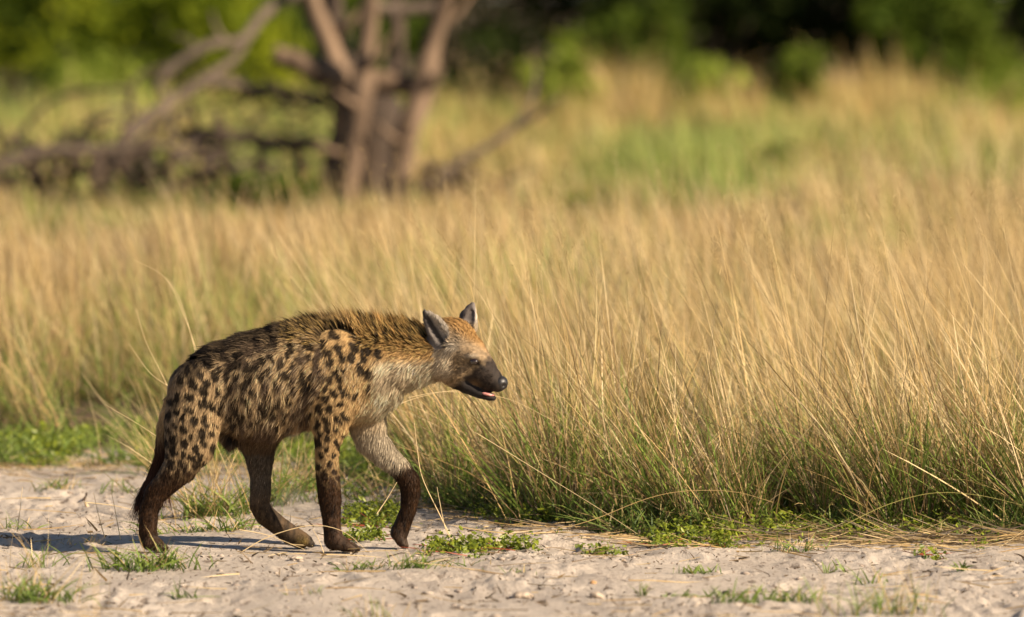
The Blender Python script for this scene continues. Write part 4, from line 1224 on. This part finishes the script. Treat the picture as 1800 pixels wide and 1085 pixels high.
tuft('short green and yellow tuft on sand in front of the planted forepaw', 640, 1003, 34, 10, .07, .045, 205, .005)
tuft('loose green tuft with one long leaning blade below the raised forepaw', 722, 1010, 46, 14, .10, .045, 206, .005, lean=(.2, 0))
tuft('small dense green tuft on bare sand', 1222, 1004, 34, 2, .045, .035, 207, .006)
tuft('flat spreading green tuft beside the dark round dropping', 1212, 1052, 30, 2, .06, .045, 208, .006, sd=1.0)
tuft('upright feathery green seedling on bare sand', 1132, 1050, 20, 4, .06, .008, 209, .003, sd=.2)
tuft('leafy green tuft at the track edge below the dark round dropping', 1300, 1072, 40, 4, .09, .045, 210, .006)
tuft('dense low green tuft with brown stems next to sandy hummock', 1390, 1068, 60, 14, .08, .07, 211, .006)
tuft('thin grass tuft with curved green leaves on the sand below the straw litter', 1468, 1006, 16, 6, .07, .025, 212, .005)
tuft('small green tuft with one long slanting leaf on the sand', 1532, 1022, 16, 6, .08, .03, 213, .005)
tuft('tiny dark green leafy tuft alone on rough sand', 1690, 1012, 12, 0, .05, .012, 214, .008)
tuft('blurred feathery grass tuft with straw plumes on the near sand', 1560, 1085, 70, 34, .15, .09, 215, .004, dryh=.24, sd=.3)
tuft('low green tuft edging the sand by the grass foot', 1400, 965, 40, 12, .08, .05, 216, .005)
tuft('green tuft under the dry grass with drooping leaves', 1640, 955, 46, 16, .10, .06, 217, .006)
tuft('thin straw tuft with few green leaves on bare near sand', 660, 1082, 14, 16, .10, .05, 218, .004, sd=.35)
tuft('low brown-green tuft on sand beside the dark stick and pale husk', 100, 868, 40, 26, .07, .05, 240, .004)
tuft('thin green grass sprays at the far sand edge of the track', 20, 928, 26, 8, .08, .05, 241, .004, sd=.8)
tuft('small green tuft on sand behind the planted hind leg', 214, 872, 26, 14, .08, .04, 242, .005)
tuft('low spreading green grass just behind the planted hind paw', 310, 935, 50, 20, .09, .08, 243, .004, sd=.9)
tuft('leafy green grass clump in the gap between both hind legs', 400, 935, 60, 26, .12, .07, 244, .005, sd=.7)
tuft('green grass clump behind the belly with a few straws', 505, 888, 46, 20, .20, .06, 245, .006, dryh=.36)
tuft('green and straw clump behind the gap between the forelegs', 645, 880, 60, 40, .16, .09, 246, .005, dryh=.26, sd=.7)
tuft('brown dry tuft on sand left of the lush green tuft', 150, 958, 8, 26, .06, .05, 247, .004, sd=.9)
tuft('sparse green sprouts on sand just below the leafy herb patch', 800, 1000, 16, 6, .05, .06, 250, .004, sd=.9)
tuft('tiny pale green sprouts on bare sand under the muzzle', 900, 1012, 12, 4, .04, .05, 251, .004, sd=.9)
tuft('few short straws and sprouts on sand between both droppings', 540, 1050, 10, 8, .05, .06, 252, .003, sd=.9)
# straggly dry tussock just behind the hind legs
tuft('dry straw tussock with green base standing between the hind legs', 372, 908, 150, 110, .20, .070, 220, .006, lean=(-.12, 0), dryh=.44, group='dry tussocks by the animal', sd=.5)
tuft('thin dry tussock behind the trailing hind leg', 470, 896, 60, 40, .22, .06, 221, .005, lean=(.05, 0), dryh=.42, group='dry tussocks by the animal', sd=.4)
tuft('spreading dry tussock with long arching stems behind the rump', 305, 838, 60, 60, .25, .10, 222, .005, lean=(-.35, 0), dryh=.62, group='dry tussocks by the animal', sd=.5)
tuft('green tussock growing behind the planted forepaw', 540, 868, 70, 30, .22, .08, 223, .006, dryh=.35, group='dry tussocks by the animal')

M_PALEH = mat_noise('husk', (.45, .30, .16), (.62, .47, .30), 60, .7)
# traced single straws
def straw(label, pts, Y, wid=.0036, col=PALE):
    p = np.array([P(a, b, Y) for a, b in pts])
    n = 14
    t = np.linspace(0, len(p) - 1, n); i = np.clip(t.astype(int), 0, len(p) - 2); f = (t - i)[:, None]
    pp = np.vstack([2 * p[0] - p[1], p, 2 * p[-1] - p[-2]])
    a, b, c, d = pp[i], pp[i + 1], pp[i + 2], pp[i + 3]
    C = .5 * (2 * b + (c - a) * f + (2 * a - 5 * b + 4 * c - d) * f ** 2 + (3 * b - a - 3 * c + d) * f ** 3)
    C[:, 1] += np.linspace(0, .05, n)
    V, F = tube([(q, wid * .5 * (1 - .6 * k / (n - 1))) for k, q in enumerate(C)], 5, .2)
    col_ = np.tile(col, (len(V), 1))
    ob = mesh_np('grass_straw', V, F, M_GRASS, None, col_, smooth=True)
    tag(ob, label, 'straw', 'single straws')
straw('long arched straw curving over sand in front of the paws', [(422, 972), (470, 945), (530, 927), (570, 926), (610, 940), (645, 972)], -.16)
straw('thin straw slanting down to sand before the trailing hind paw', [(420, 931), (470, 942), (535, 968)], -.16)
straw('short straight straw leaning beside the planted forepaw', [(569, 972), (560, 950), (549, 932)], -.18)
straw('bent straw standing before the raised forepaw', [(662, 904), (680, 878), (697, 850)], -.10)
straw('tall thin straw standing right of the raised foreleg', [(796, 952), (770, 900), (742, 840), (733, 790), (728, 745)], .25, .0045)
straw('knobbly thin straw standing on sand below the chin', [(798, 955), (783, 930), (772, 880), (768, 858)], .22)
straw('long arched straw bowing low over the grass edge', [(960, 935), (1040, 915), (1130, 880), (1200, 865), (1290, 866), (1360, 885)], -.05, .0028, STRAW)
straw('long straw arching out of the grass over bare sand', [(1480, 925), (1560, 888), (1640, 868), (1720, 872), (1800, 890)], -.10, .0028, LGREEN * .6 + STRAW * .5)
straw('pale straw fallen across sand beside the grass edge', [(1720, 982), (1760, 962), (1815, 925)], -.1)
straw('yellow straw curving under the muzzle out of the grass', [(715, 700), (770, 690), (830, 692), (900, 705), (980, 745)], .45, .0026)
straw('slanting straw crossing the grass behind the chest', [(698, 712), (740, 698), (800, 688), (870, 700)], .5, .0026)
straw('long pale straw leaning out of the grass over creeping herbs', [(835, 760), (900, 800), (980, 850), (1060, 900), (1120, 940)], .15, .0026)

straw('short leaning straw standing on sand beside the dark stick', [(185, 948), (172, 905), (163, 868)], .3)
straw('two-toned straw leaning on the sand behind the lush green tuft', [(212, 950), (202, 900), (192, 855)], .5)
straw('straight thin straw upright on sand left of the dark stick', [(30, 935), (34, 900), (38, 858)], .6)
straw('low straw lying across sand toward the planted hind leg', [(148, 883), (200, 890), (262, 905)], 1.2)
straw('tall straw leaning from behind the rump over the meadow', [(300, 690), (280, 650), (255, 600), (238, 545)], 1.6, .0026)
straw('long straw leaning away from the rump toward the meadow', [(300, 682), (262, 655), (225, 605)], 1.5, .0026)
straw('fine long straw curving up behind the back of the animal', [(348, 625), (325, 560), (290, 490), (235, 458)], 1.8, .0026)
straw('straight straw behind the back with curved tip', [(346, 630), (330, 570), (312, 520), (290, 488)], 2.0, .0026)
straw('thin horizontal straw trailing from behind the thigh', [(282, 772), (240, 745), (182, 712)], 1.0, .0026)
def stick(name, label, cat, pts, Y, r0, mat):
    V, F = tube([(P(a, b, Y), q) for a, b, q in pts], 7, .25, seed=5)
    o = mesh_np(name, V, F, mat, None, None, smooth=True)
    tag(o, label, cat)
stick('broken_stick', 'short dark broken stick poking up from sand', 'stick', [(136, 898, .006), (143, 886, .007), (150, 874, .006), (153, 866, .003)], 2.2, 0, M_DARKBARK)
stick('dry_husk', 'pale curved husk standing on sand by the dark stick', 'husk', [(163, 906, .010), (158, 899, .012), (153, 890, .008), (150, 884, .003)], 2.1, 0, M_PALEH)
tuft('tall thin blurred straws rising from sand close by', 120, 1246, 4, 9, .25, .07, 230, .004, dryh=.62, group='near blurred straws', sd=.16)
tuft('wispy blurred straws with pale plumes rising over the rough sand', 1400, 1240, 6, 8, .25, .09, 231, .004, dryh=.50, group='near blurred straws', sd=.16)

# straw litter along the edge and over the sand (too many to count)
r = np.random.default_rng(51)
R = Ribbons()
n = 1900
x = r.uniform(-2.8, 2.8, n); y = edge(x) - .12 + r.normal(0, .22, n) * (1 + .6 * (x < -.4)) - .1 * (x > 1)
m2 = r.random(n) < .30
y = np.where(m2, r.uniform(-3.6, 3.5, n), y)
kp = y < edge(x) + .25
x, y = x[kp], y[kp]; n = len(x)
a = r.normal(0, .5, n) + (r.random(n) < .5) * math.pi
d = nrm(np.stack([np.cos(a), np.sin(a), r.normal(.02, .10, n)], 1))
R.add(np.stack([x, y, gh(x, y) + .004 + r.random(n) * .012], 1), d, r.uniform(.04, .26, n), r.uniform(.002, .0042, n), r.normal(0, .06, (n, 3)), np.tile(np.array([[0, .35, .94]]), (n, 1)), 3,
      mixc(r, n, [STRAW * .7, OCHRE * .8, DEAD], [3, 3, 4], .25), mixc(r, n, [PALE * .9, STRAW * .9, OCHRE, DEAD], [2, 3, 2, 2.5], .25))
n = 600                                                    # thatch trampled at the foot of the tall grass
x = r.uniform(.9, 2.3, n); y = edge(x) - .10 + r.normal(0, .10, n)
a = r.normal(0, .45, n) + (r.random(n) < .5) * math.pi
d = nrm(np.stack([np.cos(a), np.sin(a), r.normal(.10, .16, n)], 1))
R.add(np.stack([x, y, gh(x, y) + .003 + r.random(n) * .03], 1), d, r.uniform(.05, .30, n), r.uniform(.002, .0045, n), r.normal(0, .08, (n, 3)), np.tile(np.array([[0, .35, .94]]), (n, 1)), 3,
      mixc(r, n, [STRAW * .5, OCHRE * .6, DEAD * .6], [2, 2, 5], .3), mixc(r, n, [PALE * .8, STRAW * .7, OCHRE * .7, DEAD * .7], [1, 2, 2, 4], .3))
o = R.build('straw_litter', M_GRASS)
tag(o, 'fallen straw littering the sand along the grass edge', 'straw', kind='stuff')

# dark fragments of dead leaves and stems, also standing in for tiny sand shadows
R = Ribbons(); n = 7000
x = r.uniform(-2.6, 2.6, n); y = r.uniform(-3.8, 4.3, n)
kp = (y < edge(x) + .1) & (noise2(x * 3.1, y * 1.9, 99) + .5 * noise2(x * 9, y * 6, 100) > -.12)
x, y = x[kp], y[kp]; n = len(x)
a = r.uniform(0, 6.283, n)
d = nrm(np.stack([np.cos(a), np.sin(a), np.abs(r.normal(.25, .45, n))], 1))
R.add(np.stack([x, y, gh(x, y) + .003], 1), d, np.clip(r.gamma(1.5, .012, n), .006, .07), r.uniform(.003, .009, n), r.normal(0, .15, (n, 3)), nrm(np.stack([r.normal(0, .4, n), r.normal(0, .4, n), np.ones(n)], 1)), 2,
      mixc(r, n, [DEAD * .35, DEAD * .6, OCHRE * .4], [3, 3, 1]), mixc(r, n, [DEAD * .4, DEAD * .8, OCHRE * .6], [3, 2, 1]))
o = R.build('litter_shadow_specks', M_GRASS)
tag(o, 'dark crumbs of dead leaves, stems and stand-in tiny shadows scattered over the sand', 'litter', kind='stuff')

# clods and crumbs of sand
def ico():
    bm = bmesh.new(); bmesh.ops.create_icosphere(bm, subdivisions=1, radius=1)
    V = np.array([v.co[:] for v in bm.verts]); F = np.array([[v.index for v in f.verts] for f in bm.faces]); bm.free()
    return V, F
IV, IF = ico()
def lumps(x, y, size, r, flat=.6):
    n = len(x)
    V = IV[None] * (1 + r.normal(0, .22, (n, len(IV), 1)))
    sc = size[:, None] * np.exp(r.normal(0, .2, (n, 3))) * np.array([1.15, 1.15, flat])
    V = V * sc[:, None]
    V = V + np.stack([x, y, gh(x, y) + size * flat * .35], 1)[:, None]
    F = (IF[None] + (np.arange(n) * len(IV))[:, None, None]).reshape(-1, 3)
    return V.reshape(-1, 3), F
M_CLOD = mat_noise('sand_clod', (.30, .24, .195), (.46, .385, .315), 30, .95, .004, 120, spec=.1)
n = 2200
x = r.uniform(-2.4, 2.4, n); y = r.uniform(-3.6, 4.2, n)
kp = (y < edge(x)) & (noise2(x * 2.2, y * 1.6, 98) > -.3)
x, y = x[kp], y[kp]
V, F = lumps(x, y, np.clip(r.gamma(1.3, .003, len(x)) + .002, .002, .018), r, .45)
o = mesh_np('sand_crumbs', V, F, M_CLOD)
tag(o, 'loose crumbs and clods of pale sand strewn over the track', 'sand', kind='stuff')
M_DUNG = mat_noise('dung', (.012, .009, .007), (.04, .03, .022), 60, .8, .004, 120)
M_PEB = mat_noise('ochre_stone', (.36, .20, .09), (.55, .33, .16), 40, .8, .003, 120)
M_PALEC = mat_noise('pale_clod', (.36, .28, .21), (.50, .41, .32), 25, .95, .006, 90, spec=.1)
def lump1(name, label, cat, px, py, size, mat, seed, flat=.75, group=None):
    r = np.random.default_rng(seed)
    x, y = G(px, py)
    bm = bmesh.new(); bmesh.ops.create_icosphere(bm, subdivisions=3, radius=1)
    for v in bm.verts:
        q = v.co
        k = 1 + .28 * float(noise3(q.x * 1.4 + seed, q.y * 1.4, q.z * 1.4, seed)) + .08 * float(noise3(q.x * 4, q.y * 4 + seed, q.z * 4, seed))
        v.co = Vector((q.x * size * 1.15 * k, q.y * size * k, q.z * size * flat * k))
    me = bpy.data.meshes.new(name); bm.to_mesh(me); bm.free()
    me.materials.append(mat)
    for p in me.polygons: p.use_smooth = True
    o = bpy.data.objects.new(name, me); COL.objects.link(o)
    o.location = (x, y, float(gh(x, y)) + size * flat * .55)
    tag(o, label, cat, group)
lump1('dropping', 'dark round dropping lying on the pale sand', 'dropping', 1276, 1040, .011, M_DUNG, 1)
lump1('dropping', 'dark flattened dropping at the near edge of the sand', 'dropping', 416, 1078, .015, M_DUNG, 2, .4)
lump1('pebble', 'small orange-tinted pebble alone on pale sand', 'pebble', 1043, 1032, .010, M_PEB, 3)
lump1('pebble', 'small orange-tinted pebble beside the flat spreading tuft', 'pebble', 1221, 1056, .007, M_PEB, 4)
lump1('sand_clod', 'large pale clod with a shaded side on bare sand', 'clod', 1048, 1052, .022, M_PALEC, 5, .6)
lump1('sand_clod', 'broad pale clod lump left of the large clod', 'clod', 920, 1046, .028, M_PALEC, 6, .5)
lump1('sand_clod', 'pale clod heaped against the planted forepaw', 'clod', 612, 972, .018, M_PALEC, 7, .5)
lump1('sand_clod', 'pale broken clod on sand in front of the trailing hind paw', 'clod', 520, 990, .020, M_PALEC, 8, .45)

# puff of dust kicked up by the trailing hind paw
def dust():
    c = P(508, 893, .12)
    bm = bmesh.new(); bmesh.ops.create_icosphere(bm, subdivisions=3, radius=1)
    for v in bm.verts: v.co = Vector((v.co.x * .12, v.co.y * .10, v.co.z * .11))
    me = bpy.data.meshes.new('dust_puff'); bm.to_mesh(me); bm.free()
    o = bpy.data.objects.new('dust_puff', me); COL.objects.link(o); o.location = c
    m, nt, b, out = new_mat('dust'); nt.nodes.remove(b)
    tc = nt.nodes.new('ShaderNodeTexCoord')
    mp = nt.nodes.new('ShaderNodeMapping'); mp.inputs['Scale'].default_value = (1 / .12, 1 / .10, 1 / .11)
    ln = nt.nodes.new('ShaderNodeVectorMath'); ln.operation = 'LENGTH'
    no = nt.nodes.new('ShaderNodeTexNoise'); no.inputs['Scale'].default_value = 16; no.inputs['Detail'].default_value = 3
    nt.links.new(tc.outputs['Object'], mp.inputs[0]); nt.links.new(mp.outputs[0], ln.inputs[0]); nt.links.new(tc.outputs['Object'], no.inputs['Vector'])
    mr = nt.nodes.new('ShaderNodeMapRange'); mr.inputs[1].default_value = 1.0; mr.inputs[2].default_value = .1; mr.inputs[3].default_value = 0; mr.inputs[4].default_value = 1
    nt.links.new(ln.outputs['Value'], mr.inputs[0])
    m2 = nt.nodes.new('ShaderNodeMapRange'); m2.inputs[1].default_value = .42; m2.inputs[2].default_value = .72
    nt.links.new(no.outputs['Fac'], m2.inputs[0])
    mu = nt.nodes.new('ShaderNodeMath'); mu.operation = 'MULTIPLY'; nt.links.new(mr.outputs[0], mu.inputs[0]); nt.links.new(m2.outputs[0], mu.inputs[1])
    m3 = nt.nodes.new('ShaderNodeMath'); m3.operation = 'MULTIPLY'; m3.inputs[1].default_value = 7.0; nt.links.new(mu.outputs[0], m3.inputs[0])
    v = nt.nodes.new('ShaderNodeVolumePrincipled'); v.inputs['Color'].default_value = (.85, .76, .64, 1)
    nt.links.new(m3.outputs[0], v.inputs['Density']); nt.links.new(v.outputs[0], out.inputs['Volume'])
    me.materials.append(m)
    tag(o, 'thin puff of dust kicked up behind the trailing hind paw', 'dust', kind='stuff')
dust()
